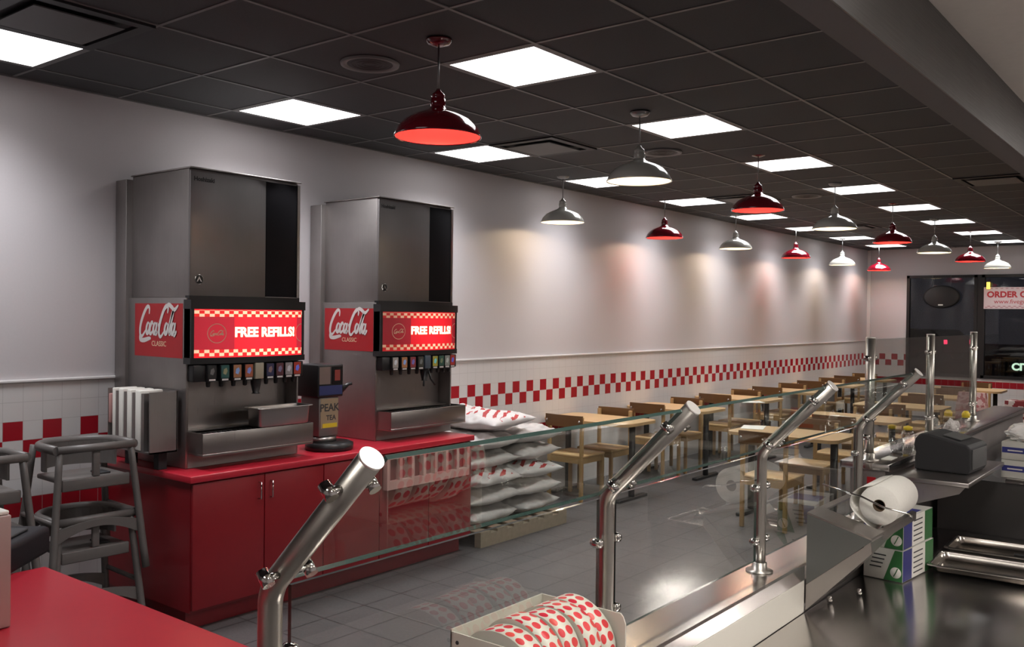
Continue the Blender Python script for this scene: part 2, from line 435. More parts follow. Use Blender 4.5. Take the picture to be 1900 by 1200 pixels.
# ================================================================== THE ROOM
YB = 17.55; CZ = 3.041; XS = 4.495; Y0 = -2.4; XR = 8.4; KZ = 2.74
struct(MB().box(-.2, XR + .1, Y0 - .1, YB + .2, -.1, 0).build('floor', 'floor'))
struct(MB().box(-.15, 0, Y0, YB + .15, 0, CZ + .2).build('wall_left', 'paint'))
struct(MB().box(.0005, .010, Y0, YB - .011, 0, TTOP).build('trim_1', 'tile_y'))
struct(MB().box(0.0005, .022, Y0, YB - .023, TTOP, TTOP + .018, .004).build('trim_2', 'cap'))
struct(MB().box(-.15, XR + .1, Y0 - .15, Y0, 0, CZ + .2).build('wall_near', 'paint'))
struct(MB().box(XR, XR + .15, Y0, YB + .15, 0, CZ + .2).build('wall_right', 'paint'))
WX = [(.70, 1.875), (1.945, 4.2), (4.27, 6.6)]; WZ0, WZ1 = .74, 2.555
b = MB(); b.box(0, .70, YB, YB + .15, 0, CZ + .1); b.box(.70, 6.6, YB, YB + .15, 0, WZ0); b.box(.70, 6.6, YB, YB + .15, WZ1, CZ + .1); b.box(6.6, XR, YB, YB + .15, 0, CZ + .1)
struct(b.build('wall_back', 'paint'))
struct(MB().box(.0115, .70, YB - .010, YB - .0005, 0, 1.13).build('trim_3', 'tile_x'))
struct(MB().box(.70, XR, YB - .010, YB - .0005, 0, WZ0 - .03).build('trim_4', 'tile_x'))
struct(MB().box(.0, .06, YB - .05, YB - .002, 1.36, CZ - .005).build('trim_5', 'cap'))
for i, (x0, x1) in enumerate(WX):
    b = MB(); t = .05
    b.box(x0, x0 + t, YB - .03, YB + .06, WZ0, WZ1); b.box(x1 - t, x1, YB - .03, YB + .06, WZ0, WZ1)
    b.box(x0, x1, YB - .03, YB + .06, WZ0, WZ0 + t); b.box(x0, x1, YB - .03, YB + .06, WZ1 - t, WZ1)
    w = struct(b.build('window_%d' % (i + 1), 'frame_blk'))
    MB().box(x0 + t, x1 - t, YB + .01, YB + .018, WZ0 + t, WZ1 - t).build('window_pane', 'winglass', w)
b = MB()
for x in (1.91, 4.235): b.box(x - .035, x + .035, YB - .02, YB + .1, WZ0, WZ1)
struct(b.build('trim_6', 'frame_blk'))

# suspended ceiling: tiles and T-bars on one grid
GX, GY, T = .9013, 2.2271, .6096
b = MB()
b.box(0, XS + .02, Y0, YB, CZ + .005, CZ + .06); b.box(XS, XS + .02, Y0, YB, CZ, CZ + .05)
struct(b.build('ceiling', 'black_tile'))
b = MB()
k = -2
while GX + k * T < XS:
    x = GX + k * T
    if x > 0: b.box(x - .009, x + .009, Y0, YB, CZ, CZ + .014)
    k += 1
k = -7
while GY + k * T < YB:
    y = GY + k * T
    if y > Y0: b.box(0, XS, y - .009, y + .009, CZ + .0012, CZ + .014)
    k += 1
b.box(0, .02, Y0, YB, CZ - .002, CZ + .012)
struct(b.build('trim_7', 'tbar'))
# bulkhead between dining room and kitchen, with its metal face; kitchen ceiling beyond
struct(MB().box(XS, XS + .095, Y0, YB, 2.5, CZ + .05).build('wall_bulkhead', 'soffit'))
struct(MB().box(XS + .0955, XS + .10, Y0, YB, 2.5, KZ - .001).build('trim_8', 'face_metal'))
struct(MB().box(XS + .096, XR, Y0, YB, KZ, KZ + .05).build('ceiling_kitchen', 'kceil'))

def cell(i, j): return GX + (i + .5) * T, GY + (j + .5) * T
def light_panel(x, y, z, mt, label, group, half=.273):
    t = thing('ceiling_light_panel', label, 'ceiling light', (x, y, z), 0, group)
    MB()._q_plane(half, -.003).build('diffuser', mt, t)
    if mt == 'panel':
        ld = bpy.data.lights.new('panel_lamp', 'AREA'); ld.shape = 'SQUARE'; ld.size = 2 * half; ld.energy = PANEL_W; ld.spread = R(SPREAD); ld.color = (.965, .965, 1)
        lo = bpy.data.objects.new('panel_lamp', ld); COL.objects.link(lo); lo.location = (0, 0, .0); lo.parent = t
    b = MB(); o = .297
    for s in (-1, 1):
        b.box(min(s * half, s * o), max(s * half, s * o), -o, o, -.003, .010); b.box(-half, half, min(s * half, s * o), max(s * half, s * o), -.003, .010)
    b.build('panel_frame', 'tbar', t); return t
for n, j in enumerate((-1, 2, 5, 8, 11, 14, 17, 20, 23)):
    x, y = cell(2, j)
    if y < YB - .3: light_panel(x, y, CZ + .003, 'panel', 'square lit ceiling panel of the row over the middle of the dining room, %s from the camera' % (ORD[n]), 'lit ceiling panels over the middle of the room')
for n, j in enumerate((-1, 2, 5, 8, 11, 14, 17, 20, 23)):
    x, y = cell(-1, j)
    light_panel(x, y, CZ + .003, 'panel', 'square lit ceiling panel of the row close to the left wall, %s from the camera' % (ORD[n]), 'lit ceiling panels along the left wall')
for n, (x, y) in enumerate(((5.05, 1.95), (5.95, 6.2), (5.05, -.6), (6.9, 1.2), (6.9, 4.2), (5.95, 9.2), (6.9, 7.6))):  # last pair of panels unseen, added to brighten the worktop and kitchen ceiling
    light_panel(x, y, KZ - .006, 'kpanel', 'unseen lit ceiling panel over the kitchen side, %s of its kind' % ORD[n], 'kitchen ceiling panels')

def round_grille(i_x, y, label):
    t = thing('ceiling_speaker', label, 'ceiling speaker', (i_x, y, CZ), 0, 'round black ceiling speakers')
    b = MB(); b.lathe([(.118, .002), (.118, -.004), (.150, -.010), (.153, .002)], n=40); b.build('trim_ring', 'tbar', t)
    b = MB(); b.lathe([(0, -.003), (.118, -.004)], n=40)
    for r_ in (.03, .06, .09): b.lathe([(r_, -.0035), (r_ + .006, -.007), (r_ + .012, -.004)], n=32)
    b.build('grille', 'grill', t)
for n, y in enumerate((3.22, 6.31, 9.42)): round_grille(1.83, y, 'round black ceiling speaker, %s from the camera' % ORD[n])
def air_vent(i, j, label):
    x, y = cell(i, j); t = thing('ceiling_air_vent', label, 'air vent', (x, y, CZ), 0, 'square ceiling air vents')
    b = MB(); o, h = .295, .24
    for s in (-1, 1):
        b.box(min(s * h, s * o), max(s * h, s * o), -o, o, -.012, .008); b.box(-h, h, min(s * h, s * o), max(s * h, s * o), -.012, .008)
    b.build('vent_frame', 'grill', t)
    b = MB(); b.box(-.2, .2, -.2, .2, -.022, -.016); b.build('vent_plate', 'vent', t)
    MB().box(-.24, .24, -.24, .24, .004, .008).build('vent_back', 'dark_gap', t)
air_vent(0, 5, 'square ceiling air vent with pale plate, left of the first white pendant lamp'); air_vent(0, 11, 'square ceiling air vent in the distance behind the second red pendant lamp')
air_vent(0, -1, 'square grey ceiling air vent at the top left edge above the first panel'); air_vent(4, 11, 'square ceiling air vent beside the bulkhead at the right edge'); air_vent(0, 17, 'square ceiling air vent far back near the end of the dining room')

# ================================================================== PENDANT LAMPS
def make_pendant(kind, label, loc):
    out, inn = ('dkred', 'dkred_in') if kind == 'red' else ('wh_en', 'wh_en_in')
    t = thing('pendant_lamp', label, 'pendant lamp', loc)        # origin: rim level
    H = CZ - loc[2]
    prof = [(.205, .0), (.204, .008), (.190, .040), (.160, .074), (.120, .098), (.075, .116), (.045, .128), (.034, .142)]
    MB().lathe(prof, n=48).build('lamp_shade', out, t)
    inner = [(.2035, .001), (.202, .009), (.188, .038), (.158, .071), (.118, .094), (.072, .112), (.03, .124), (0, .124)]
    MB().lathe(inner, n=48).build('shade_lining', inn, t)
    MB().lathe([(.2005, .001), (.206, -.004), (.2075, .001), (.206, .006)], n=48).build('rim', out, t)
    b = MB(); b.lathe([(.034, .140), (.036, .150), (.036, .175), (.030, .186), (.034, .190), (.030, .200), (.016, .212), (.008, .226), (0, .226)], n=24)
    b.build('socket_cap', out, t)
    MB().tube([(0, 0, .22), (0, 0, H - .02)], .0045, 8).build('stem', 'stem', t)
    MB().lathe([(0, H), (.063, H), (.063, H - .006), (.050, H - .022), (.012, H - .032), (0, H - .032)], n=28).build('canopy', 'dkred' if kind == 'red' else 'stem', t)
    b = MB(); b.lathe([(0, .052), (.018, .056), (.027, .072), (.024, .090), (.014, .108), (.014, .122)], n=16); b.build('bulb', 'bulb', t)
    return t
def bulb_light(t):
    ld = bpy.data.lights.new('bulb_glow', 'POINT'); ld.energy = PEND_W; ld.color = (1, .76, .48); ld.shadow_soft_size = .02
    lo = bpy.data.objects.new('bulb_glow', ld); COL.objects.link(lo); lo.location = (0, 0, .045); lo.parent = t
protoR = make_pendant('red', 'dark red pendant lamp, largest and nearest, with a glowing red inside', (2.40, 3.13, 2.585))
protoW = make_pendant('white', 'white pendant lamp, nearest of the white ones in the middle row', (2.40, 4.99, 2.605))
pend = [protoR, protoW]
ys = [3.13, 4.99, 6.90, 8.70, 10.60, 12.45, 14.5, 16.5]
for n, y in enumerate(ys[2:], 2):
    k = 'red' if n % 2 == 0 else 'white'
    pend.append(dup(protoR if n % 2 == 0 else protoW, (2.37, y, 2.61), 0, '%s pendant lamp, %s from the camera in the middle row' % ('dark red' if k == 'red' else 'white', ORD[n])))
ys2 = [6.93, 8.88, 10.72, 12.75, 14.75, 16.7]
for n, y in enumerate(ys2):
    red = n % 2 == 1
    pend.append(dup(protoR if red else protoW, (.44, y, 2.62), 0, '%s pendant lamp, %s from the camera in the row near the wall' % ('dark red' if red else 'white', ORD[n])))
for p in pend:
    p['group'] = 'pendant lamps'; bulb_light(p)

# ================================================================== DRINKS COUNTER
CTZ = .86; CX1 = .975; CY0, CY1 = 2.735, 5.06
cab = thing('drinks_cabinet', 'dark red laminate base cabinet under the two drink machines', 'cabinet', (0, 0, 0))
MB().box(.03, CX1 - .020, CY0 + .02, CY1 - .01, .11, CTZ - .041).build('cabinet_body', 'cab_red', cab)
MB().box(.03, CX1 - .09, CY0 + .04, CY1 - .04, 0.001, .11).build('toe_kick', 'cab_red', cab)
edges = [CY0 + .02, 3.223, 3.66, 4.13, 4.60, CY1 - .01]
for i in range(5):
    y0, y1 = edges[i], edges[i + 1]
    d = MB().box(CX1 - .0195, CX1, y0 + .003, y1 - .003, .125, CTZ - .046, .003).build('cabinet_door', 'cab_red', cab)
    hy = {0: y1 - .040, 1: y0 + .040, 2: y1 - .04, 3: y0 + .04, 4: y1 - .04}[i]
    if i < 2 or i == 9:
        MB().tube([(CX1 - .002, hy, .675), (CX1 + .022, hy, .675), (CX1 + .022, hy, .770), (CX1 - .002, hy, .770)], .0045, 8).build('door_handle', 'chrome', d)
ct = tag(MB().box(.012, CX1 + .012, CY0, CY1 + .01, CTZ - .04, CTZ, .006).build('drinks_countertop', 'ctr_red'), 'bright red laminate countertop carrying the drink machines', 'countertop')
# slotted reflection in the guard glass, built as a panel on the cabinet
lr = thing('slot_reflection', 'pale pink slotted panel on the red cabinet front, standing in for a reflection in the glass', 'rack', (CX1, 4.15, .585))
MB().box(.001, .012, 0, .82, 0, .215).build('back_panel', 'reflection_slot', lr)
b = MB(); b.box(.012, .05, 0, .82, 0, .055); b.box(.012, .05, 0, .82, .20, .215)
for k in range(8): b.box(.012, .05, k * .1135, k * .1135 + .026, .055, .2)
b.build('slot_front', 'pink_reflection_sleeve', lr)

# ------------------------------------------------------------------ drink machines
def make_machine(y0, which):
    w = .785
    t = thing('drink_dispenser', {'a': 'tall stainless ice and drink dispenser, nearer one with the brightly lit sign',
                                  'b': 'tall stainless ice and drink dispenser, farther one with the dimmer lit sign'}[which], 'drink dispenser', (0, y0, CTZ))
    zb, zt = 1.845 - CTZ, 2.555 - CTZ
    xf = .755 if which == 'a' else .700
    bz = .0
    dx = xf - .755
    # lower cabinet body (L profile in side view: recess under the valves)
    b = MB(); prof = [(.012, .003), (xf, .003), (xf, .19), (xf - .12, .20), (xf - .12, .50), (xf - .02, .51), (xf - .02, zb - .02), (.012, zb - .02)]
    b.prism(prof, .012, w - .012); b.build('dispenser_body', 'steel_d', t)
    for s0 in (0., w - .0115):
        MB().box(.012, xf - .001, s0, s0 + .0115, .003, zb - .021, .001).build('side_panel', 'steel_d', t)
    MB().box(xf - .119, xf - .112, .03, w - .03, .205, .50).build('splash_panel', 'steel', t)
    MB().box(xf, xf + .0035, 0.0, .016, .003, zb - .05, .001).build('corner_trim', 'steel', t)
    # ice maker on top
    ib = MB().box(.135, xf - .015, .02, w - .005, zb - .02, zt, .004).build('ice_maker', 'steel_d', t)
    MB().box(xf - .015, xf + .004, .018, w - .26 + .003, zb - .012, zt - .012, .004).build('front_panel', 'steel_f', ib)
    MB().box(xf - .015, xf + .002, w - .255, w - .025, zb - .002, zt - .016, .002).build('air_grille', 'blk_sat', ib)
    bb = MB(); bb.box(xf - .015, xf + .006, w - .023, w - .003, zb - .014, zt - .012); bb.box(xf - .015, xf + .006, w - .26, w - .003, zb - .014, zb - .004); bb.build('grille_frame', 'steel', ib)
    MB().box(.125, xf + .012, .012, w + .003, zt, zt + .008, .002).build('top_lid', 'steel', ib)
    put_text('maker_name', 'Hoshizaki', .034, (xf + .0048, .105, zt - .058), (0, 1, 0), (0, 0, 1), 'ink', ib, extrude=.0003, bold=.001)
    eb = MB(); eb.lathe([(0, .003), (.018, .003), (.026, .002), (.027, 0)], (xf + .0045, .075, zb + .085), 24, 0); eb.build('round_emblem', 'blk', ib)
    eb = MB(); eb.lathe([(.0275, .001), (.0275, .0035), (.0245, .0035), (.0245, .001)], (xf + .0045, .075, zb + .085), 24, 0); eb.build('emblem_rim', 'chrome', ib)
    bm = MB(); bm.prism([(.058, zb + .072), (.075, zb + .103), (.092, zb + .072), (.084, zb + .072), (.075, zb + .09), (.066, zb + .072)], xf + .0078, xf + .0088, 0); bm.build('emblem_mark', 'chrome', ib)
    # rear chase
    MB().box(.012, .135, -.02, w - .03, .003, zt - .018, .003).build('rear_column', 'steel_d', t)
    # curved illuminated header
    z0, z1 = 1.487 - CTZ, 1.762 - CTZ
    x_end = xf + .045; bulge = .055
    def px(s): return x_end + bulge * (1 - ((s - w / 2) / (w / 2)) ** 2)
    n = 24
    hd = MB()
    poly = [(xf - .02, .0)] + [(px(w * i / n) - .006, w * i / n) for i in range(n + 1)] + [(xf - .02, w)]
    hd.prism(poly, z0 - .004, z1 + .004, 2)
    h = hd.build('sign_housing', 'blk', t)
    fr = MB()
    for (za, zb2, gx) in ((z1, z1 + .052, .008), (z0 - .035, z0, .004)):
        pl = [(xf - .02, -.004)] + [(px(w * i / n) + gx, -.004 + (w + .012) * i / n) for i in range(n + 1)] + [(xf - .02, w + .008)]
        fr.prism(pl, za, zb2, 2)
    pl = [(xf - .02, .005)] + [(px(w * i / n) - .03, .01 + (w - .02) * i / n) for i in range(n + 1)] + [(xf - .02, w - .005)]
    fr.prism(pl, z1 + .052, z1 + .075, 2)
    for s0 in (0., w - .018):
        fr.box(xf - .02, px(s0 + .01) + .004, s0, s0 + .018, z0 - .01, z1 + .01)
    o_ = fr.build('sign_frame', 'blk', h)
    face = MB(); m_ = 36; vs = []
    for i in range(m_ + 1):
        s_ = .018 + (w - .036) * i / m_
        vs += [Vector((px(s_), s_, z0)), Vector((px(s_), s_, z1))]
    face._q(vs, [(2 * i, 2 * i + 2, 2 * i + 3, 2 * i + 1) for i in range(m_)])
    f = face.build('lit_sign', 'sign_a' if which == 'a' else 'sign_b', h, origin=(0, .018, z0))
    def fn(cx, cz): return lambda x, y, z: Vector((px(cx + x) + .002 + z, cx + x, cz + y))
    zc = (z0 + z1) / 2
    put_text('free_refills_lettering', 'FREE REFILLS!', .076, None, (0, 1, 0), (0, 0, 1), 'txt_lit', h, fn=fn(.475, zc + .004), bold=.003, extrude=.0004, space=1.0)
    for cx in (.145, .762):
        rg = MB(); r0, r1 = .056, .052; N = 36; fnn = fn(cx, zc)
        vs = []; fs = []
        for k in range(N):
            a = 2 * pi * k / N
            for r_ in (r0, r1):
                s_ = min(r_ * cos(a), w - .022 - cx)
                vs.append(fnn(s_, r_ * sin(a), .0005))
        fs = [(2 * k, 2 * ((k + 1) % N), 2 * ((k + 1) % N) + 1, 2 * k + 1) for k in range(N)]
        rg._q(vs, fs); rg.build('emblem_ring', 'creamtxt', h)
        if cx < .5:
            script_bm(.085, lambda x, y, z: fnn(x, y, z), .20).build('emblem_script', 'creamtxt', h)
    # side decal
    dx0, dx1, dz0, dz1 = (.212, .722, 1.482 - CTZ, 1.792 - CTZ) if which == 'a' else (.163, .678, 1.483 - CTZ, 1.783 - CTZ)
    dc = MB().box(dx0, dx1, -.0015, 0, dz0, dz1).build('side_decal', 'decal', t)
    xc = (dx0 + dx1) / 2; zc2 = (dz0 + dz1) / 2
    script_bm(.44, lambda x, y, z: (xc + x, -.0015 - z, zc2 + .035 + y * 1.25), .19).build('script_lettering', 'whtxt', dc)
    put_text('classic_lettering', 'CLASSIC', .042, (xc + .01, -.0018, dz0 + .075), (1, 0, 0), (0, 0, 1), 'creamtxt', dc, extrude=.0002)
    # valve bar
    vb = MB().box(xf - .13, px(.1) - .012, .012, w - .008, 1.352 - CTZ, 1.447 - CTZ, .006).build('valve_bar', 'blk', t)
    cols = {'a': [(.02, .02, .02), (.03, .10, .09), (.35, .16, .08), (.34, .10, .05), None, (.03, .03, .08), (.10, .03, .04), (.30, .27, .28), (.42, .05, .03)],
            'b': [(.42, .40, .37), (.48, .22, .10), (.32, .06, .07), (.05, .05, .04), None, (.42, .40, .07), (.04, .11, .08), (.30, .32, .29), (.45, .05, .04)]}[which]
    for i in range(9):
        yy = .115 + i * .0755
        if cols[i] is None:
            c = MB(); c.box(px(yy) - .02, px(yy) + .008, yy - .03, yy + .03, 1.355 - CTZ, 1.45 - CTZ, .004); c.build('ice_chute_label', mat('ice_label', (.36, .33, .25) if which == 'a' else (.06, .09, .12), .4), t)
            MB().lathe([(.032, .0), (.030, -.03), (.018, -.08), (.026, -.085)], (px(yy) - .03, yy, 1.352 - CTZ), 16).build('ice_chute', 'blk', t)
            continue
        v = MB().box(px(yy) - .035, px(yy) + .010, yy - .027, yy + .027, 1.350 - CTZ, 1.445 - CTZ, .004).build('valve', 'blk', t)
        lab = mat('valve_label', cols[i], .35); lab2 = mat('valve_logo', tuple(min(1, c * 1.8 + .12) for c in cols[i][::-1]), .35)
        lb = MB(); lb.box(px(yy) + .0102, px(yy) + .0115, yy - .026, yy + .026, 1.370 - CTZ, 1.443 - CTZ); lb.mi = 1
        lb.prism([(yy - .014, 1.395 - CTZ), (yy + .004, 1.388 - CTZ), (yy + .015, 1.41 - CTZ), (yy + .008, 1.428 - CTZ), (yy - .010, 1.42 - CTZ)], px(yy) + .0117, px(yy) + .0122, 0); lb.mi = 2
        lb.box(px(yy) + .0102, px(yy) + .0118, yy - .02, yy + .02, 1.356 - CTZ, 1.366 - CTZ)
        lb.build('valve_label', [lab, lab2, M['whtxt']], v)
        MB().lathe([(.014, .0), (.012, -.03), (.008, -.034), (0, -.034)], (px(yy) - .03, yy, 1.352 - CTZ), 12).build('nozzle', 'blk', v)
    if which == 'b':
        lv = MB()
        for s_ in (-1, 1): lv.tube([(px(.36), .41 + s_ * .02, .48), (px(.36) + .01, .41 + s_ * .035, .42), (px(.36) + .03, .41 + s_ * .06, .375)], .007, 8)
        lv.build('push_lever', 'blk', t)
    # drip tray
    trx = xf + .15
    b = MB(); a0, a1 = .955 - CTZ, 1.070 - CTZ
    b.box(xf + .0005, trx, .015, w, a0 - .015, a0, .002); b.box(trx - .006, trx, .015, w, a0, a1, .002); b.box(xf + .0005, trx - .006, .015, .021, a0, a1); b.box(xf + .0005, trx - .006, w - .006, w, a0, a1)
    b.build('drip_tray', 'steel', t)
    b = MB(); 
    for k in range(22): b.box(xf + .004, trx - .008, .03 + k * .034, .042 + k * .034, a1 - .02, a1 - .014)
    b.build('drip_grid', 'grill', t)
    MB().box(xf - .115, xf - .02, .03, w - .03, .2055, .2125).build('grid_shelf', 'steel', t)
    return t
make_machine(2.845, 'a'); make_machine(4.335, 'b')

# hotel pan set on the first machine's drip tray
def pan_bm(lx, ly, h, rim=.012):
    b = MB(); t = .0015
    x, y = lx / 2, ly / 2
    def ring(sx, sy, z, r_=.025):
        pts = []
        for cx, cy, a0 in ((sx - r_, sy - r_, 0), (-sx + r_, sy - r_, 90), (-sx + r_, -sy + r_, 180), (sx - r_, -sy + r_, 270)):
            for k in range(5): a = R(a0 + k * 22.5); pts.append(Vector((cx + r_ * cos(a), cy + r_ * sin(a), z)))
        return pts
    rings = [ring(x, y, h - .004), ring(x, y, h), ring(x - rim, y - rim, h), ring(x - rim - .002, y - rim - .002, h - .006), ring(x - rim - .008, y - rim - .008, .008), ring(x - rim - .018, y - rim - .018, .002)]
    bv = [[b.bm.verts.new(v) for v in r_] for r_ in rings]; n = len(bv[0])
    for i in range(len(bv) - 1):
        for k in range(n): f = b.bm.faces.new([bv[i][k], bv[i][(k + 1) % n], bv[i + 1][(k + 1) % n], bv[i + 1][k]]); f.smooth = True
    b.bm.faces.new(bv[-1]); return b
p = pan_bm(.17, .40, .115).build('metal_pan', 'steel'); p.location = (.86, 3.405, 1.071)
tag(p, 'stainless steel pan resting on the drip tray of the nearer drink dispenser', 'pan')

# cup lid rack at the left end of the counter
rk = thing('cup_lid_rack', 'dark metal rack holding white cup lids at the left end of the drinks counter', 'rack', (.26, 2.655, CTZ))
b = MB(); b.box(0, .005, 0, .165, .10, .44); b.box(.445, .455, 0, .165, .10, .44); b.box(0, .455, .160, .168, .10, .44); b.box(0, .455, 0, .165, .10, .108)
for x in (.09, .18, .27, .365): b.box(x, x + .028, .0, .10, .108, .43)
b.build('rack_body', 'steel_d', rk)
b = MB(); b.box(.05, .10, .08, .13, .0015, .1); b.box(.36, .41, .08, .13, .0015, .1); b.build('rack_foot', 'blk_m', rk)
for n, (x0, x1) in enumerate(((.012, .035), (.055, .085), (.125, .17), (.215, .262), (.305, .36))):
    zt_ = .445 if n else .41
    o = tag(MB().box(.26 + x0, .26 + x1, 2.651, 2.79, CTZ + (.11 if n else .24), CTZ + zt_, .006).build('cup_lid_stack', 'paper' if n else 'pink_reflection_sleeve'),
            ['short pinkish sleeve at the left end of the cup lid rack', 'narrow white lid stack, leftmost of the four white ones', 'white lid stack, second of the four white ones from the left', 'wide white lid stack, third of the four from the left', 'widest white lid stack, nearest the bare right side of the rack'][n], 'lid stack', 'stacks in the cup lid rack')

# iced tea dispenser between the machines
td = thing('iced_tea_dispenser', 'black iced tea dispenser with picture panels between the two drink machines', 'drink dispenser', (.70, 3.86, CTZ), 0)
MB().lathe([(0, 0.001), (.15, 0.001), (.155, .012), (.155, .045), (.13, .055), (0, .055)], (.05, 0.03, 0), 36).build('base_plate', 'blk', td)
MB().lathe([(.05, .056), (.10, .056), (.10, .085), (.05, .09), (0, .09)], (.0, .0, 0), 28).build('pedestal', 'steel', td)
MB().box(-.10, .085, -.085, .075, .091, .345, .008).build('tank', 'steel_d', td)
MB().box(-.12, .10, -.11, .10, .345, .555, .008).build('brew_head', 'blk', td)
b = MB(); b.box(.1005, .103, -.10, -.01, .43, .54); b.mi = 1; b.box(.1005, .103, .005, .09, .43, .54); b.mi = 2; b.box(.1032, .104, .025, .07, .45, .52); b.mi = 3; b.box(.1005, .103, -.10, .09, .36, .42)
b.build('picture_panel', [mat('pic_grey', (.20, .15, .13), .4), 'blk_gloss', mat('pic_red', (.30, .05, .04), .4), mat('pic_blue', (.03, .04, .14), .4)], td)
b = MB(); b.box(.0855, .088, -.075, .07, .145, .335); b.mi = 1; b.box(.0882, .0892, -.06, .06, .148, .175)
pp = b.build('tea_label', [mat('tea_tan', (.32, .25, .16), .4), 'yellow'], td)
put_text('peak_lettering', 'PEAK', .068, (.0885, -.003, .275), (0, 1, 0), (0, 0, 1), 'ink', pp, bold=.0015, extrude=.0003)
put_text('tea_lettering', 'TEA', .045, (.0885, .01, .210), (0, 1, 0), (0, 0, 1), 'ink', pp, bold=.001, extrude=.0003)
MB().tube([(.06, .10, .37), (.09, .115, .40), (.10, .14, .42), (.11, .165, .425)], [.02, .018, .012, .010], 10).build('handle', 'blk', td)

# ================================================================== HIGH CHAIRS
def make_high_chair(label, loc, rz):
    t = thing('high_chair', label, 'high chair', loc, rz, 'stacked grey high chairs')
    # front faces -Y; legs splay outwards
    for sx in (-1, 1):
        for sy in (-1, 1):
            b = MB(); x0, y0_, x1, y1_ = sx * .285, sy * .25, sx * .215, sy * .18
            n = 6; 
            b.tube([(x0 + (x1 - x0) * k / n, y0_ + (y1_ - y0_) * k / n, .002 + .66 * k / n) for k in range(n + 1)], [.024 - .003 * k / n for k in range(n + 1)], 8)
            b.build('leg', 'grey_pl', t)
    # arched cross rails front, back
    for sy in (-1, 1):
        b = MB(); n = 12; z = .265
        top = [(-.245 + .49 * k / n, z + .030 * sin(pi * k / n)) for k in range(n + 1)]
        bot = [(x, zz - .035 - .035 * abs(2 * k / n - 1) ** 2) for k, (x, zz) in enumerate(top)]
        y = sy * .213; b.prism(top + bot[::-1], y - .011, y + .011, 1); b.build('arched_rail', 'grey_pl', t)
    for sx in (-1, 1): MB().tube([(sx * .262, -.22, .30), (sx * .262, .22, .30)], .014, 8).build('side_rail', 'grey_pl', t)
    # seat, front apron with leg openings, crotch post
    MB().box(-.20, .20, -.17, .17, .485, .510, .008).build('seat', 'grey_pl', t)
    MB().box(-.205, .205, -.195, -.172, .452, .513, .006).build('front_apron', 'grey_pl', t)
    MB().box(-.022, .022, -.19, -.165, .514, .650, .006).build('crotch_post', 'grey_pl', t)
    # horseshoe rail and curved back shell
    b = MB(); pts = [(.235, -.19)] + [(.235 * cos(a), .03 + .19 * sin(a)) for a in [R(180 * k / 14) for k in range(15)]] + [(-.235, -.19)]
    b.tube([(x, y, .665) for x, y in pts] , .024, 10); b.tube([(-.235, -.19, .665), (.235, -.19, .665)], .021, 10); b.build('top_rail', 'grey_pl', t)
    b = MB(); n = 16; vs = []
    for k in range(n + 1):
        a = R(-8 + 196 * k / n)
        for r_ in (1., .94):
            for z in (.535, .66): vs.append(Vector((.222 * r_ * cos(a), .03 + .178 * r_ * sin(a), z)))
    fs = []
    for k in range(n):
        i = 4 * k; j = i + 4
        fs += [(i, j, j + 1, i + 1), (i + 2, i + 3, j + 3, j + 2), (i, i + 2, j + 2, j), (i + 1, j + 1, j + 3, i + 3)]
    fs += [(0, 1, 3, 2), (4 * n, 4 * n + 2, 4 * n + 3, 4 * n + 1)]
    b._q(vs, fs); b.build('back_shell', 'grey_pl', t)
    b = MB()
    b.box(.05, .12, -.12, .0, .511, .520, .002); b.build('safety_strap', 'blk_m', t)
    return t
HX, HY, HR = .56, 2.36, R(88)
hc = make_high_chair('grey high chair on top of the stack beside the drinks counter', (HX, HY, .37), HR); hc.scale = (.86, .88, 1)
dup(hc, (HX, HY, 0.0), HR, 'grey high chair at the bottom of the stack beside the drinks counter')
dup(hc, (.64, 1.77, .37), HR, 'grey high chair on top of the stack cut off by the left edge')
dup(hc, (.64, 1.77, 0.0), HR, 'grey high chair at the bottom of the stack at the left edge')

# ================================================================== REGISTER COUNTER
rc = thing('register_counter', 'bright red counter in the lower left foreground', 'counter', (0, 0, 0))
MB().box(2.28, 4.09, -.6, 1.39, .86, .90, .005).build('counter_top', 'ctr_red', rc)
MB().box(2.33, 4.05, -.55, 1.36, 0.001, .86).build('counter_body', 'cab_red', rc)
nd = thing('napkin_dispenser', 'brushed metal napkin dispenser cut off by the left edge', 'napkin dispenser', (2.80, 1.065, .901), 0)
MB().box(-.26, 0, -.40, 0, 0, .300, .004).build('dispenser_case', mat('pinkish_steel', (.42, .30, .28), .45, .3), nd)
MB().box(-.25, -.004, -.39, -.004, .3005, .312, .004).build('napkin_stack', 'paper', nd)
ct_ = thing('card_terminal', 'black receipt printer base at the far corner of the red foreground counter', 'printer', (2.235, 1.235, .901), R(-48))
MB().box(-.26, .10, -.09, .08, 0, .095, .018, seg=4).build('printer_case', 'blk_sat', ct_)
MB().box(-.18, .04, -.05, .04, .0955, .105, .004).build('printer_lid', 'blk_m', ct_)

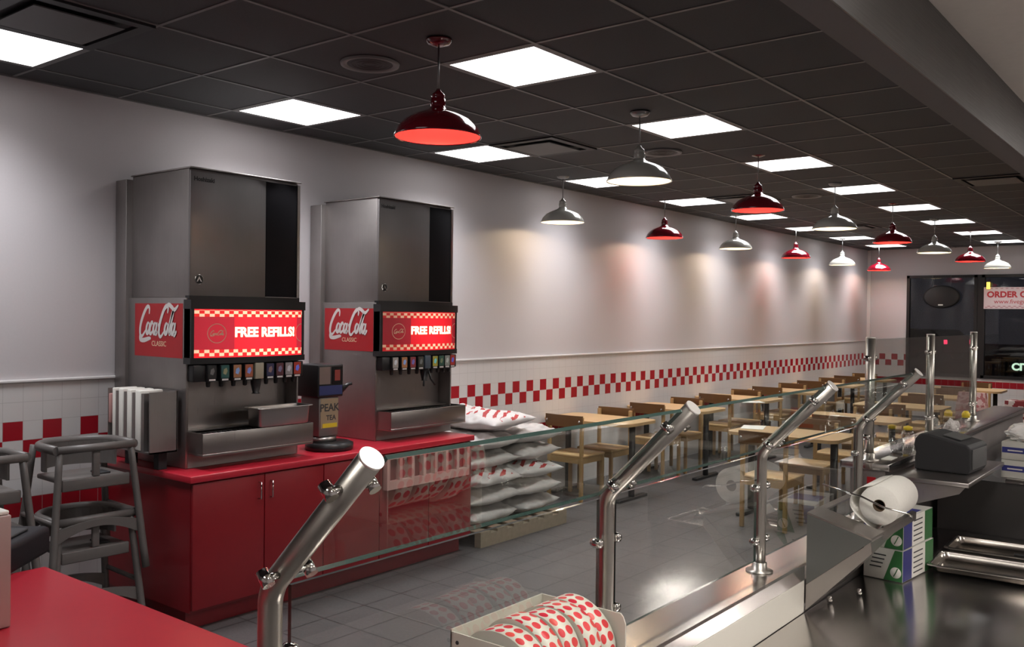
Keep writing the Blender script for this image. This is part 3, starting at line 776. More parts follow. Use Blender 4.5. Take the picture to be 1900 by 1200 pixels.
# ================================================================== SACKS
def sack_bm(lx, ly, lz, seed):
    b2 = bmesh.new(); nx, ny = 44, 30; rnd = random.Random(seed); off = Vector((rnd.random() * 50, rnd.random() * 50, rnd.random() * 50))
    grid = {}
    for side in (1, -1):
        for i in range(nx + 1):
            for j in range(ny + 1):
                u, v = 2 * i / nx - 1, 2 * j / ny - 1
                if side == -1 and (abs(u) == 1 or abs(v) == 1): grid[(side, i, j)] = grid[(1, i, j)]; continue
                e = (1 - abs(u) ** 3.2) ** .55 * (1 - abs(v) ** 2.6) ** .55 if abs(u) < 1 and abs(v) < 1 else 0
                x = u * lx / 2 * (1 - .04 * (1 - e)); y = v * ly / 2
                p_ = Vector((x, y, side * lz / 2 * e))
                w = noise.noise(p_ * 7 + off) * .030 - abs(noise.noise(p_ * 13 + off)) * .030 + noise.noise(p_ * 34 + off) * .008
                p_.z += w * (1.1 if side > 0 else .3) * (e + .25)
                p_.x += noise.noise(p_ * 6 + off * 2) * .030; p_.y += noise.noise(p_ * 7 + off * 3) * .026
                p_.z = max(-lz / 2, p_.z)
                grid[(side, i, j)] = b2.verts.new(p_)
    for side in (1, -1):
        for i in range(nx):
            for j in range(ny):
                q = [grid[(side, i, j)], grid[(side, i + 1, j)], grid[(side, i + 1, j + 1)], grid[(side, i, j + 1)]]
                if side < 0: q = q[::-1]
                try: b2.faces.new(q)
                except ValueError: pass
    b = MB(); b.merge(b2, True); return b
pl = thing('pallet', 'low wooden pallet under the pile of white sacks beside the drinks counter', 'pallet', (.52, 5.72, 0))
b = MB()
for k in range(6): b.box(-.46, .46, -.56 + k * .2, -.44 + k * .2, .095, .115)
b.build('deck_board', 'pallet', pl)
b = MB()
for x in (-.43, 0, .43): b.box(x - .03, x + .03, -.56, .56, .001, .095)
b.build('stringer', 'pallet', pl)
LV = ['bottom', 'second', 'third', 'fourth', 'fifth', 'sixth']
SZ = .142
for lv in range(6):
    for s_ in range(2):
        if lv == 5 and s_ == 1: continue
        o = sack_bm(.86, .58, SZ + .012, 10 * lv + s_).build('potato_sack', 'sackp' if lv in (5, 2) else 'sackw')
        y = 5.42 + s_ * .575 + (.03 if lv % 2 else 0) + (-.0 if lv < 5 else .13)
        o.location = (.50 + .02 * (lv % 3), y, .116 + (SZ + .012) / 2 + lv * (SZ + .0008)); o.rotation_euler = (R([0, 1.5, -1.5, 1, -1.2, 1][lv]), 0, R([3, -6, 5, -4, 7, 3][lv] + s_ * [4, -3, -7, 5, -6, 0][lv]))
        tag(o, 'white sack with red stripes printed on it, topmost of the pile' if lv == 5 else 'crumpled white sack, %s layer of the pile, %s side' % (LV[lv], ['near', 'far'][s_]), 'sack', 'white sacks piled by the counter')

# ================================================================== TABLES AND CHAIRS
def make_table(label, loc, lx=.98, ly=.62):
    t = thing('dining_table', label, 'table', loc, 0, 'dining tables')
    b = MB(); r_ = .10; x, y = lx / 2, ly / 2; poly = []
    for cx, cy, a0 in ((x - r_, y - r_, 0), (-x + r_, y - r_, 90), (-x + r_, -y + r_, 180), (x - r_, -y + r_, 270)):
        for k in range(6): a = R(a0 + k * 18); poly.append((cx + r_ * cos(a), cy + r_ * sin(a)))
    b.prism(poly, .72, .748, 2); b.build('tabletop', 'wood_l', t)
    for px_ in (-.37, .37):
        MB().tube([(px_, 0, .03), (px_, 0, .7195)], .03, 16).build('pedestal', 'blk', t)
        MB().box(px_ - .03, px_ + .03, -.26, .26, .001, .031, .008).build('pedestal_foot', 'blk', t)
    return t
def make_chair(label, loc, rz):
    t = thing('dining_chair', label, 'chair', loc, rz, 'wooden dining chairs')    # faces +Y, back at -Y
    for sx in (-1, 1):
        MB().box(sx * .195 - .018, sx * .195 + .018, -.215, -.180, .001, .845, .006).build('leg', 'wood_leg', t)
        MB().box(sx * .195 - .018, sx * .195 + .018, .17, .205, .001, .44, .006).build('leg', 'wood_leg', t)
    MB().box(-.215, .215, -.20, .215, .44, .465, .008).build('seat', 'wood_l', t)
    b = MB(); b.box(-.178, .178, .178, .196, .38, .439); b.box(-.178, .178, -.206, -.188, .38, .439)
    for sx in (-1, 1): b.box(sx * .195 - .009, sx * .195 + .009, -.179, .169, .38, .439)
    b.build('seat_apron', 'wood_leg', t)
    b = MB(); n = 12; o1 = []; i1 = []
    for k in range(n + 1):
        x = -.222 + .444 * k / n; d = -.235 - .018 * cos(pi * x / .444 * 1.0); o1.append((x, d)); i1.append((x, d + .018))
    b.prism(o1 + i1[::-1], .745, .862, 2); b.build('back_slat', 'wood_d', t)
    b = MB(); 
    for x in (-.195, .195): b.lathe([(0, -.006), (.011, -.003), (.013, 0), (.011, .004)], (x, -.2495, .805), 12, 1)
    b.build('slat_stud', 'chrome', t)
    return t
tb = None; chp = None
WY = [7.49, 9.05, 10.7, 12.3, 13.95, 15.6]
def seat_group(x, y, lab, row, n, tuck=.42, off=(0, 0)):
    global tb, chp
    tl = 'light wood table %s, %s from the camera' % (lab, ORD[n])
    if tb is None: tb = make_table(tl, (x, y, 0))
    else: dup(tb, (x, y, 0), 0, tl)
    for s_, w_ in ((-1, 'near'), (1, 'far')):
        cl = 'wooden chair on the %s side of the %s table %s' % (w_, ORD[n], lab)
        pos = (x + off[0], y + s_ * tuck, 0); rz = 0 if s_ < 0 else pi
        if chp is None: chp = make_chair(cl, pos, rz); chp.scale = (.95, .93, .94)
        else: dup(chp, pos, rz, cl)
for n, y in enumerate(WY): seat_group(.52, y, 'along the left wall', 0, n, .255, (-.10, 0))
for n, y in enumerate([7.75, 9.45, 11.15, 12.85, 14.55]): seat_group(2.35, y, 'in the middle row', 1, n)
for n, y in enumerate([9.0, 10.9, 12.8, 14.7]): seat_group(3.75, y, 'in the right row', 2, n)
# things on the tables
def bag(name, label, cat, loc, lx, ly, lz, m_, rz=0):
    b = MB(); n = 8
    b2 = bmesh.new()
    for z, s_ in ((0, 1), (.25, 1.03), (.6, .98), (.9, .92), (1, .95)):
        pass
    prof = [(0, 1.0), (.3, 1.03), (.7, .97), (1, .9)]
    vs = []; 
    for h, s_ in prof: vs += [Vector((sx * lx / 2 * s_, sy * ly / 2 * s_ * (1 if h < .9 else .5), lz * h)) for sx, sy in ((-1, -1), (1, -1), (1, 1), (-1, 1))]
    fs = [(3, 2, 1, 0)]
    for i in range(3):
        for k in range(4): fs.append((4 * i + k, 4 * i + (k + 1) % 4, 4 * i + 4 + (k + 1) % 4, 4 * i + 4 + k))
    fs.append((12, 13, 14, 15)); b._q(vs, fs); o = b.build(name, m_); o.location = loc; o.rotation_euler = (0, 0, rz); return tag(o, label, cat)
bag('paper_bag', 'red patterned pinkish paper bag standing on the nearest table of the right row', 'bag', (3.56, 8.86, .749), .24, .15, .36, 'bagpr')
for n, (x, y, z) in enumerate(((3.86, 9.05, .749), (3.92, 9.06, .899), (4.12, 9.02, .749))):
    o = MB().box(-.12, .12, -.1, .1, 0, .148, .004).build('carton', 'boxpr'); o.location = (x, y, z)
    tag(o, ['dark red patterned carton on the table, lower one of two stacked', 'dark red patterned carton lying on top of another', 'dark red patterned carton standing alone at the right'][n], 'carton', 'red cartons on the table')
for n, (x, y) in enumerate(((1.95, 7.85), (2.25, 9.30), (.9, 10.2))):
    o = MB().box(-.10, .10, -.14, .14, 0, .003).build('menu_sheet', 'paper'); o.location = (x, y, .7488); o.rotation_euler = (0, 0, .3 + n)
    tag(o, 'white paper sheet lying on the %s' % ['nearest table of the middle row', 'second table of the middle row', 'third table along the left wall'][n], 'paper sheet')

# ================================================================== SERVING LINE
XP = 4.187; LZ = .95; WKZ = .795
sl = thing('serving_ledge', 'stainless ledge carrying the glass sneeze guard posts', 'ledge', (0, 0, 0))
b = MB(); b.prism([(4.120, .90), (4.120, .945), (4.125, .950), (4.262, .950), (4.269, .945), (4.269, .90)], 1.395, 3.76); b.prism([(4.120, .90), (4.120, .945), (4.125, .950), (4.262, .950), (4.269, .945), (4.269, .90)], .2, 1.394)
b.build('ledge_top', 'steel_top', sl)
MB().box(4.13, 4.262, .2, 3.76, .001, .90).build('counter_body', 'steel_d', sl)
tag(MB().box(4.2625, 4.270, .2, 2.895, WKZ + .001, .899).build('backboard', 'white_board'), 'long white plastic strip standing between the ledge and the steel worktop', 'board')
wt = thing('prep_worktop', 'shiny stainless steel worktop in the lower right foreground', 'worktop', (0, 0, 0))
MB().box(4.2715, 5.16, 1.2, 4.48, WKZ - .04, WKZ, .003).build('worktop_surface', 'steel_top', wt)
MB().box(4.29, 5.10, 1.25, 4.46, .001, WKZ - .04).build('worktop_body', 'steel_d', wt)

def knob(b, c, axis):
    c = Vector(c)
    b.lathe([(0, -.016), (.009, -.014), (.012, -.006), (.012, .006), (.009, .014), (0, .016)], c, 14, axis)
def post(y, label, zb=LZ):
    t = thing('sneeze_guard_post', label, 'guard post', (XP, y, zb), 0, 'bent steel guard posts')
    zbend = 1.325 - zb; zt_ = 1.548 - zb; xt = .222
    pts = [(0, 0, .004)] + [(0, 0, zbend * k / 4) for k in (1, 2, 3)]
    rb = .07; L = math.hypot(xt, zt_ - zbend)
    for k in range(7):
        a = R(45 * k / 6); pts.append((rb * (1 - cos(a)), 0, zbend - rb * .414 + rb * sin(a)))
    pts.append((xt, 0, zt_))
    MB().tube(pts, .019, 24).build('bent_tube', 'tube', t)
    d = Vector((1, 0, 1)).normalized(); e = Vector((xt, 0, zt_))
    MB().tube([e + d * -.001, e + d * .003], .0195, 28).build('end_cap', 'tubecap', t)
    MB().lathe([(0, .0), (.042, .0), (.042, .004), (.024, .006), (.023, .028), (.0195, .03)], (0, 0, 0.0005), 28).build('base_flange', 'tube', t)
    for z, xo in ((.10, 0), (.268, 0)):
        for s_ in (-1, 1):
            b = MB(); b.tube([(0, s_ * .017, z), (0, s_ * .036, z)], .006, 8); knob(b, (0, s_ * .040, z), 0); b.build('glass_clamp', 'chrome', t)
    for k in (.14, .80):
        c = Vector((0.012, 0, zbend)) + (Vector((xt, 0, zt_)) - Vector((0.012, 0, zbend))) * k
        for s_ in (-1, 1):
            b = MB(); b.tube([c + Vector((0, s_ * .017, 0)), c + Vector((0, s_ * .036, 0))], .006, 8)
            b.tube([c + Vector((-.009, s_ * .040, .009)), c + Vector((.009, s_ * .040, -.009))], .010, 12); b.build('glass_clamp', 'chrome', t)
    return t
PY = [.862, 1.824, 2.728, 3.690]
for n, y in enumerate(PY): post(y, 'bent stainless guard post with a bright round cap, %s from the camera' % ORD[n])
def pane_box(name, label, y0, y1, p0, p1, th, parent_group, gm='glass'):
    """pane between (x,z) p0 and p1, thickness th"""
    a, c = Vector((p0[0], 0, p0[1])), Vector((p1[0], 0, p1[1])); d = (c - a).normalized(); nn = Vector((-d.z, 0, d.x)) * th / 2
    b = MB(); q = [a - nn, a + nn, c + nn, c - nn]
    vs = [Vector((v.x, y, v.z)) for y in (y0, y1) for v in q]
    b.mi = 0; b._q(vs[:], [(1, 2, 6, 5)]); b._q(vs[:], [(3, 0, 4, 7)])
    b.mi = 1; b._q(vs[:], [(0, 1, 5, 4)]); b._q(vs[:], [(2, 3, 7, 6)]); b._q(vs[:], [(0, 3, 2, 1)]); b._q(vs[:], [(4, 5, 6, 7)])
    bmesh.ops.remove_doubles(b.bm, verts=list(b.bm.verts), dist=1e-6)
    o = b.build(name, [gm, 'glass_edge']); return tag(o, label, 'glass pane', parent_group)
for i in range(3):
    y0, y1 = PY[i] + .037, PY[i + 1] - .037
    nm = ['between the first and second bent posts', 'between the second and third bent posts', 'between the third and fourth bent posts'][i]
    pane_box('guard_glass', 'upright lower glass pane %s' % nm, y0, y1, (XP, .99), (XP, 1.322), .008, 'glass panes of the serving guard')
    pane_box('guard_glass', 'slanted upper glass pane %s' % nm, y0, y1, (XP + .004, 1.335), (XP + .214, 1.545), .008, 'glass panes of the serving guard', 'glass_up')

# raised pick-up counter behind with straight posts
RZ = 1.17
pc = thing('pickup_counter', 'raised stainless pick-up counter with straight glass posts', 'counter', (0, 0, 0))
MB().box(4.09, 4.285, 3.765, 6.9, RZ - .03, RZ, .003).build('counter_top', 'steel_top', pc)
MB().box(4.13, 4.268, 3.775, 6.88, .001, RZ - .03).build('counter_body', 'steel_d', pc)
tag(MB().box(4.198, 4.232, 3.7715, 3.7745, 1.015, 1.112).build('red_sticker', 'decal'), 'small red sticker on the end of the raised counter', 'sticker')
for n, (y, zt_) in enumerate(((3.828, 1.672), (4.785, 1.676), (5.75, 1.680))):
    t = thing('straight_guard_post', 'straight upright steel post on the raised counter, %s from the camera' % ORD[n], 'guard post', (XP, y, RZ), 0, 'straight steel posts')
    MB().tube([(0, 0, .002), (0, 0, zt_ - RZ)], .019, 24).build('tube', 'tube', t)
    MB().lathe([(0, zt_ - RZ), (.0192, zt_ - RZ), (.0192, zt_ - RZ + .004), (0, zt_ - RZ + .006)], n=24).build('end_cap', 'tubecap', t)
    MB().lathe([(0, 0.0005), (.04, 0.0005), (.04, .005), (.024, .007), (.023, .03), (.0195, .032)], n=24).build('base_flange', 'tube', t)
    for z in (.10, .42):
        for s_ in (-1, 1):
            b = MB(); b.tube([(0, s_ * .017, z), (0, s_ * .036, z)], .006, 8); knob(b, (0, s_ * .040, z), 0); b.build('glass_clamp', 'chrome', t)
for i, (a, c) in enumerate(((3.828, 4.785), (4.785, 5.75))):
    pane_box('guard_glass', 'upright glass pane between the %s straight posts' % ['first and second', 'second and third'][i], a + .037, c - .037, (XP, RZ + .03), (XP, 1.668), .008, 'glass panes of the raised counter')

# side shelf with gusset under the paper towel roll
sh = thing('side_shelf', 'sloping stainless side shelf with a triangular bracket under the paper towel roll', 'shelf', (0, 0, 0))
b = MB(); b.prism([(4.272, 1.120), (4.477, 1.066), (4.477, 1.060), (4.272, 1.114)], 2.906, 3.03); b.prism([(4.462, 1.0695), (4.477, 1.066), (4.477, 1.040), (4.474, 1.040), (4.474, 1.060), (4.462, 1.0635)], 3.03, 3.42); b.prism([(4.272, 1.120), (4.292, 1.115), (4.292, 1.109), (4.272, 1.114)], 3.03, 3.42); b.build('shelf_plate', 'steel', sh)
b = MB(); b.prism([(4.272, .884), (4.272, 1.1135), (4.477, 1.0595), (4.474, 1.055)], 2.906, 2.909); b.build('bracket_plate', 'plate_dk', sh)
b = MB(); b.prism([(4.272, .883), (4.475, 1.054), (4.479, 1.02), (4.272, .800)], 2.903, 2.9088); b.build('bracket_brace', 'steel', sh)
b = MB(); b.prism([(4.272, .81), (4.477, 1.055), (4.472, 1.058), (4.272, .816)], 2.9095, 3.30); b.build('bracket_flange', 'steel', sh)
b = MB()
for (x, z) in ((4.30, .80), (4.35, .80)): b.lathe([(0, 0), (.008, 0), (.010, .008), (.007, .02), (0, .022)], (x, 3.05 + (x - 4.3) * 3, WKZ + .0015), 12)
b.build('bolt', 'chrome', sh)
# paper towel roll
rl = thing('paper_towel_roll', 'white paper towel roll on a wire holder over the foil boxes', 'paper towel roll', (4.450, 3.07, 1.140), R(2))
MB().lathe([(.020, 0), (.062, 0), (.064, .003), (.064, .257), (.062, .26), (.020, .26)], (0, 0, 0), 40, 1).build('paper_roll', 'paper', rl)
MB().lathe([(.0205, .0005), (.018, -.001), (.0175, .13), (.0175, .26), (.0205, .26)], (0, 0, 0), 24, 1).build('card_core', 'card', rl)
b = MB(); vs = []
pth = [(-.02, .0625), (-.062, .050), (-.088, .022), (-.092, -.010), (-.074, -.038), (-.044, -.062), (-.024, -.085), (-.040, -.108), (-.056, -.125)]
for x, z in catmull(pth, 4): vs += [Vector((x, .002, z)), Vector((x, .256, z))]
b._q(vs, [(2 * i, 2 * i + 1, 2 * i + 3, 2 * i + 2) for i in range(len(vs) // 2 - 1)], True); o = b.build('loose_sheet', 'paper', rl)
sm = o.modifiers.new('s', 'SOLIDIFY'); sm.thickness = .0012
b = MB(); b.tube([(4.27, 3.055, 1.19), (4.39, 3.052, 1.166), (4.40, 3.05, 1.166), (4.471, 3.05, 1.140), (4.545, 3.05, 1.130), (4.556, 3.055, 1.122), (4.548, 3.07, 1.112)], .0032, 8)
tag(b.build('wire_holder', 'chrome'), 'thin chrome wire rod in front of the paper towel roll', 'wire rod')

# stacked film boxes with a leaf emblem
def film_box(loc, rz, label, tier):
    t = thing('film_box', label, 'box', loc, rz, 'film boxes stacked under the towel roll')
    w_, l_, h_ = .143, .30, .116
    MB().box(0, w_, 0, l_, 0, h_ - .001, .001).build('carton', 'boxgrey', t)
    b = MB(); e = .0008
    b.mi = 0; b.prism([(w_ * .52, .001), (w_ - .001, .001), (w_ - .001, h_ - .003), (w_ * .80, h_ - .003)], -e, -.0001, 1)
    b.mi = 1
    if tier: b.prism([(0.001, h_ * .35), (.0, h_ - .003), (w_ * .34, h_ - .003), (w_ * .22, h_ * .35)], -e, -.0001, 1)
    b.box(w_ + .0001, w_ + e, .002, .085, .002, h_ - .003)
    b.mi = 2; b.box(w_ + .0001, w_ + e, .085, .215, .002, h_ - .003)
    b.mi = 0; b.box(w_ + .0001, w_ + e, .215, l_ - .002, .002, h_ - .003)
    b.build('printed_panel', ['green', 'blue', 'paper'], t)
    b = MB(); b.lathe([(0, -.0014), (.020, -.0014), (.020, -.0008)], (w_ * .83, 0, h_ * .28), 20, 1); b.build('leaf_emblem', 'paper', t)
    MB().tube([(w_ * .78, -.0018, h_ * .16), (w_ * .83, -.0018, h_ * .28), (w_ * .88, -.0018, h_ * .42)], .0018, 6).build('leaf_vein', 'green', t)
    for k in range(4): MB().box(w_ * (.16 + .03 * k), w_ * (.46 + .04 * k), -.0012, -.0008, h_ * (.36 + .13 * k), h_ * (.40 + .13 * k)).build('print_line', 'ink', t)
    for k in range(5): MB().box(w_ + .0009, w_ + .0013, .10, .19, h_ * (.14 + .16 * k), h_ * (.18 + .16 * k)).build('print_line', 'ink', t)
    b = MB(); b.box(.01, w_ - .01, .09, .21, h_ - .0009, h_ - .0002); b.build('top_print', 'blue', t)
    return t
film_box((4.285, 3.46, WKZ + .001), R(-6), 'lower film box on the steel worktop, with a green corner and leaf emblem', 0)
film_box((4.285, 3.46, WKZ + .118), R(-5), 'upper film box with blue corner and leaf emblem, stacked directly under the towel roll', 1)

# printer shelf and label printer
ps = thing('printer_shelf', 'grey steel shelf jutting out of the raised counter under the black label printer', 'shelf', (0, 0, 0))
MB().box(4.2865, 4.575, 3.77, 4.46, 1.112, 1.130, .003).build('shelf_plate', 'steel', ps)
b = MB(); b.prism([(4.2865, 1.111), (4.560, 1.111), (4.540, 1.085), (4.2865, .99)], 3.772, 3.785); b.build('gusset', 'steel', ps)
lp = thing('label_printer', 'black label printer with a rounded back on the steel shelf', 'printer', (4.325, 3.98, 1.131), R(-4))
b = MB(); poly = [(0, 0), (.205, 0), (.215, .02), (.215, .105), (.200, .118), (.05, .152), (.02, .150), (.0, .128), (-.004, .10), (.004, .07), (.0, .05)]
b.prism([(x, z) for x, z in poly], 0, .235, 1); o = b.build('printer_case', 'blk_m', lp)
bv = o.modifiers.new('b', 'BEVEL'); bv.width = .008; bv.segments = 3; bv.angle_limit = R(40)
MB().box(.2155, .219, .02, .215, .02, .10, .001).build('front_plate', 'vent', lp)
b = MB(); b.box(-.035, .035, .05, .20, 0, .004); o = b.build('lid_slot', 'vent', lp); o.location = (.13, 0, .137); o.rotation_euler = (0, R(13), 0)

# back cabinet under the crates, crates and plastic bags
bc = thing('back_counter', 'dark stainless counter block behind the steel pans', 'counter', (0, 0, 0))
MB().box(4.30, 5.6, 4.485, 6.8, .001, 1.035).build('counter_body', mat('dark_steel', (.10, .095, .095), .35, .8), bc)
MB().box(4.5775, 5.62, 4.47, 6.82, 1.036, 1.055, .003).build('counter_top', 'steel_top', bc)
k = 0
for (x, y, z) in ((4.63, 4.50, 1.056), (4.63, 4.50, 1.137), (4.80, 4.50, 1.056), (4.80, 4.50, 1.137), (4.97, 4.52, 1.056)):
    t = thing('small_carton', ['pale carton with dark blue panel, lower one next to the label printer', 'pale carton with dark blue panel, upper one next to the label printer', 'pale carton, lower one of the pair at the right edge', 'pale carton, upper one of the pair at the right edge', 'pale carton farthest to the right on the back counter'][k], 'carton', (x, y, z), R(-4), 'pale cartons on the back counter')
    MB().box(-.075, .080, 0, .30, 0, .079, .002).build('carton_body', 'boxgrey', t)
    b = MB(); b.box(-.072, .03, -.0008, -.0001, .030, .055); b.mi = 1; b.box(.035, .068, -.0008, -.0001, .025, .055); b.mi = 2; b.box(-.05, .01, -.0012, -.0008, .038, .044)
    b.build('print_panel', ['blue', 'ink', 'whtxt'], t); k += 1
def crumple(name, label, cat, loc, s_, m_, seed, fl=.6):
    b2 = bmesh.new(); bmesh.ops.create_icosphere(b2, subdivisions=4, radius=1)
    off = Vector((seed * 3.1, seed * 1.7, seed))
    for v in b2.verts:
        p_ = v.co.copy(); d = 1 + .35 * noise.noise(p_ * 1.6 + off) + .22 * abs(noise.noise(p_ * 4 + off)) + .1 * noise.noise(p_ * 10 + off)
        v.co = Vector((p_.x * s_[0] * d, p_.y * s_[1] * d, max(-fl, p_.z) * s_[2] * (d if p_.z > -fl else 1)))
    b = MB(); b.merge(b2, False); o = b.build(name, m_); o.location = loc; return tag(o, label, cat)
pb = mat('plastic_bag_white', (.80, .79, .78), .25)
crumple('plastic_bag', 'crumpled white plastic bag lying on the cartons beside the printer', 'plastic bag', (4.66, 4.62, 1.247), (.095, .11, .045), pb, 3)
crumple('plastic_bag', 'crumpled white plastic bag heap at the right edge behind the cartons', 'plastic bag', (4.90, 4.72, 1.262), (.07, .10, .05), pb, 8)
o = MB().box(-.13, .02, -.02, .02, 0, .012, .004).build('white_tube', pb); o.location = (4.585, 4.43, 1.27)
bpy.data.objects.remove(o)
jb = thing('yellow_lidded_bottle', 'small bottle with a bright yellow lid behind the white plastic bags', 'bottle', (4.46, 5.75, 1.19 - .0155))
jb.location = (4.235, 5.35, RZ + .001)
MB().lathe([(0, 0), (.022, 0), (.024, .01), (.024, .05), (.012, .06), (0, .06)], n=20).build('bottle_body', 'jar', jb)
MB().lathe([(0, .055), (.020, .055), (.021, .075), (.012, .09), (0, .092)], n=20).build('lid', 'yellow', jb)
qb = thing('squeeze_bottle', 'clear squeeze bottle with yellow cap beside the first straight post', 'bottle', (4.225, 4.26, RZ + .001))
MB().lathe([(0, 0), (.022, 0), (.026, .008), (.026, .075), (.018, .088), (0, .088)], n=24).build('bottle_body', 'jar', qb)
MB().lathe([(0, .088), (.019, .088), (.019, .102), (.006, .106), (.0, .108)], n=20).build('lid', 'yellow', qb)
for n, (x, y, h) in enumerate(((4.215, 4.13, .06), (4.245, 4.40, .055))):
    o = MB().lathe([(0, 0), (.026, 0), (.032, h), (.030, h), (.0245, .003), (0, .003)], n=24).build('deli_cup', 'jar'); o.location = (x, y, RZ + .001)
    tag(o, ['clear plastic cup standing left of the yellow-capped squeeze bottle', 'clear plastic cup standing right of the yellow-capped squeeze bottle'][n], 'cup', 'clear cups on the raised counter')
o = MB().box(-.02, .02, -.045, .045, 0, .003).build('paper_slip', 'paper'); o.location = (4.24, 3.93, RZ + .001); tag(o, 'small white paper slip at the near end of the raised counter', 'paper slip')
crumple('wrapped_parcel', 'pale crumpled wrap standing behind the second straight post', 'parcel', (4.235, 5.03, RZ + .035), (.03, .06, .035), 'sackw', 5)

# steel pans on the worktop
for n, (y, x) in enumerate(((3.80, 4.745), (4.12, 4.735))):
    o = pan_bm(.60, .275, .032, .014).build('steam_table_pan', 'steel_pan'); o.location = (x, y, WKZ + .002); o.rotation_euler = (0, 0, R(3))
    tag(o, ['shallow stainless pan on the worktop, nearer of the two', 'shallow stainless pan on the worktop, farther of the two against the dark counter'][n], 'pan', 'shallow pans on the worktop')
b = MB(); b.box(-.05, .05, -.008, .008, 0, .004); o = b.build('utensil', 'blk_m'); o.location = (4.72, 4.15, WKZ + .036)
tag(o, 'thin black utensil lying in the farther shallow pan', 'utensil'); o.location.z = WKZ + .0055
b = MB(); b.lathe([(0, 0), (.05, 0), (.10, .04), (.13, .09), (.137, .092), (.134, .096), (.126, .092), (.095, .042), (.05, .004), (0, .004)], n=40); o = b.build('mixing_bowl', 'steel'); o.location = (4.79, 3.98, .93)
bpy.data.objects.remove(o)

# sticker bin with rolls of round red stickers
sb = thing('sticker_bin', 'cream metal bin holding rolls of round red stickers in the foreground', 'bin', (4.184, 1.28, 0))
x1, y1, zt_ = .200, .292, 1.15; zb_ = .99; th = .003
b = MB(); b.box(0, th, 0, y1, zb_, zt_); b.box(0, x1, y1 - th, y1, zb_, zt_, 0)
b.box(0, x1, 0, th, zb_, zt_ - .004); b.box(0, x1, 0, y1, zb_, zb_ + th)
# rounded flange corner on the far wall
b.prism([(x1, zb_), (x1 + .012, zb_), (x1 + .012, zt_ - .02), (x1 + .006, zt_ - .006), (x1, zt_)], y1 - th, y1, 1)
b.build('bin_body', 'white_pl', sb)
b = MB(); b.box(.02, .19, .03, .27, .9515, zb_ - .0005); b.build('bin_foot', 'white_pl', sb)
b = MB(); b.lathe([(0, -.0025), (.0035, -.0015), (.004, 0)], (.018, -.0005, 1.128), 12, 1); b.build('rivet', 'ink', sb)
b = MB(); b.tube([(.196, .30, 1.07), (.196, .19, 1.07)], .009, 12); b.tube([(.214, .10, 1.085), (.214, .17, 1.085)], .010, 12); b.build('roll_spindle', 'chrome', sb)
for n in range(5):
    yc = 1.28 + .010 + n * .055; wd = .050; rr = .086; cx, cz = 4.184 + .105, 1.082
    N = 48; bm = bmesh.new(); uvl = bm.loops.layers.uv.new('UVMap')
    rings = []
    for k in range(N):
        a = 2 * pi * k / N; rj = rr + .003 * sin(a * 3 + n * 2) + [0, .004, .001, .006, .002][n] * 1.0
        rings.append([bm.verts.new((cx + rj * cos(a), yc + w_, cz + rj * sin(a))) for w_ in (0, wd)] + [bm.verts.new((cx + .03 * cos(a), yc + w_, cz + .03 * sin(a))) for w_ in (0, wd)])
    for k in range(N):
        A, B = rings[k], rings[(k + 1) % N]
        f = bm.faces.new([A[0], B[0], B[1], A[1]]); f.smooth = True
        sp = .0235 / .0235
        for lp_, uv in zip(f.loops, ((0, k), (0, k + 1), (2, k + 1), (2, k))):
            lp_[uvl].uv = (uv[0] + .5 * (1 if n % 2 else 0), uv[1] * 2 * pi * rr / N / .025 + n * .37)
        f.material_index = 0
        for q in ([A[0], A[2], B[2], B[0]], [A[1], B[1], B[3], A[3]], [A[2], A[3], B[3], B[2]]):
            g_ = bm.faces.new(q); g_.material_index = 1
    b = MB(); b.bm.free(); b.bm = bm; o = b.build('sticker_roll', ['dots', 'white_pl'])
    tag(o, 'roll of round red stickers in the cream bin, %s one from the camera' % ORD[n], 'sticker roll', 'sticker rolls')

# ================================================================== WINDOW SIGNS AND OUTSIDE
ov = thing('oval_window_sign', 'black oval back of a neon sign hanging in the left window', 'sign', (1.305, YB - .075, 2.165))
b = MB(); b.lathe([(0, -.02), (.27, -.02), (.31, 0), (.27, .02), (0, .02)], n=48, axis=1)
for v in b.bm.verts: v.co.z *= .66
b.build('oval_panel', 'blk_m', ov)
MB().box(-.05, .03, -.024, -.021, -.155, -.135).build('white_tag', 'paper', ov)
MB().tube([(-.15, 0, .15), (-.15, 0, .38)], .002, 6).build('hanging_wire', 'stem', ov)
MB().tube([(.15, 0, .15), (.15, 0, .38)], .002, 6).build('hanging_wire', 'stem', ov)
bn = thing('order_online_banner', 'pinkish white banner reading ORDER ONLINE in the right window', 'banner', (1.985, YB - .06, 1.955))
bw = 1.5
MB().box(0, bw, 0, .006, 0, .375).build('banner_sheet', 'banner', bn)
put_text('order_lettering', 'ORDER ONLINE', .140, (.05, -.001, .245), (1, 0, 0), (0, 0, 1), 'red_pr', bn, align='LEFT', bold=.006, extrude=.0005, space=1.02)
put_text('address_lettering', 'www.fiveguys.com', .105, (.16, -.001, .125), (1, 0, 0), (0, 0, 1), 'red_pr', bn, align='LEFT', extrude=.0005)
b = MB()
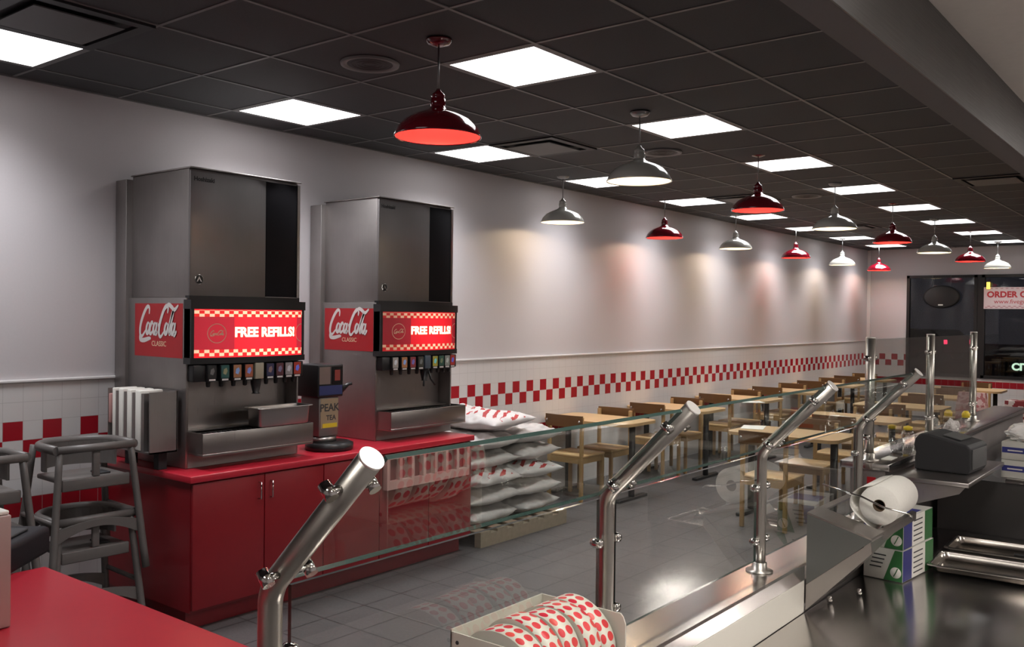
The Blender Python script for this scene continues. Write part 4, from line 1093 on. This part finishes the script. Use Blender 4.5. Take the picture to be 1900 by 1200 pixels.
for row, z in enumerate((.015, .035)):
    for k in range(36):
        if (k + row) % 2 == 0: b.box(.02 + k * .04, .04 + .02 + k * .04, -.0015, -.0003, z, z + .02)
for k in range(36):
    if k % 2 == 0: b.box(.02 + k * .04, .06 + k * .04, -.0015, -.0003, .345, .362)
b.build('chequer_border', mat('pink_print', (.45, .25, .27), .6), bn)
tag(MB().box(2.03, 2.085, YB - .085, YB - .075, 2.30, 2.42, .004).build('yellow_spot', 'yellow_lit'), 'small glowing yellow box at the top of the banner', 'lamp')  # glowing box standing in for a bright yellow spot over the banner

gnd = struct(MB().box(-20, 30, YB + .3, 80, -.16, -.101).build('floor_outside', 'asphalt'))
car = thing('parked_car', 'dark parked car with two red tail lights outside the left window', 'car', (-4.3, 45, -.10), R(60))
b = MB()
# rear of the car faces the windows (-Y); a hatchback body with wheels
side = [(0, .35), (0, .95), (.15, 1.02), (.75, 1.42), (2.2, 1.45), (3.0, 1.0), (4.2, .85), (4.3, .35)]
b.prism([(y, z) for y, z in side], -.88, .88, 0); o = b.build('car_body', 'car', car); bv = o.modifiers.new('b', 'BEVEL'); bv.width = .08; bv.segments = 3
MB().prism([(.22, 1.02), (.72, 1.36), (.70, 1.37), (.18, 1.03)], -.7, .7, 0).build('rear_window', 'blk_gloss', car)
for sx in (-1, 1):
    MB().box(sx * .78 - .10, sx * .78 + .10, -.02, .02, .76, .96, .02).build('tail_light', 'tail', car)
    for y in (.8, 3.4):
        b = MB(); b.lathe([(0, -.1), (.26, -.1), (.32, -.08), (.32, .08), (.26, .1), (0, .1)], (sx * .80, y, .32), 28, 0); b.build('wheel', 'blk_m', car)
fs = thing('far_shop_sign', 'faint pale green lit sign across the car park, low in the right window', 'sign', (-.3, 40, 0))
fs.location = (1.45, 25.0, -.1)
MB().box(-.05, .05, .12, .2, .001, .9).build('sign_post', 'blk_m', fs)
MB().box(-.5, .5, .0, .12, 0.5, .95).build('sign_board', 'blk_m', fs)
put_text('sign_lettering', 'CITY', .24, (0, -.01, .72), (1, 0, 0), (0, 0, 1), 'signlit', fs, bold=.01, extrude=.01)
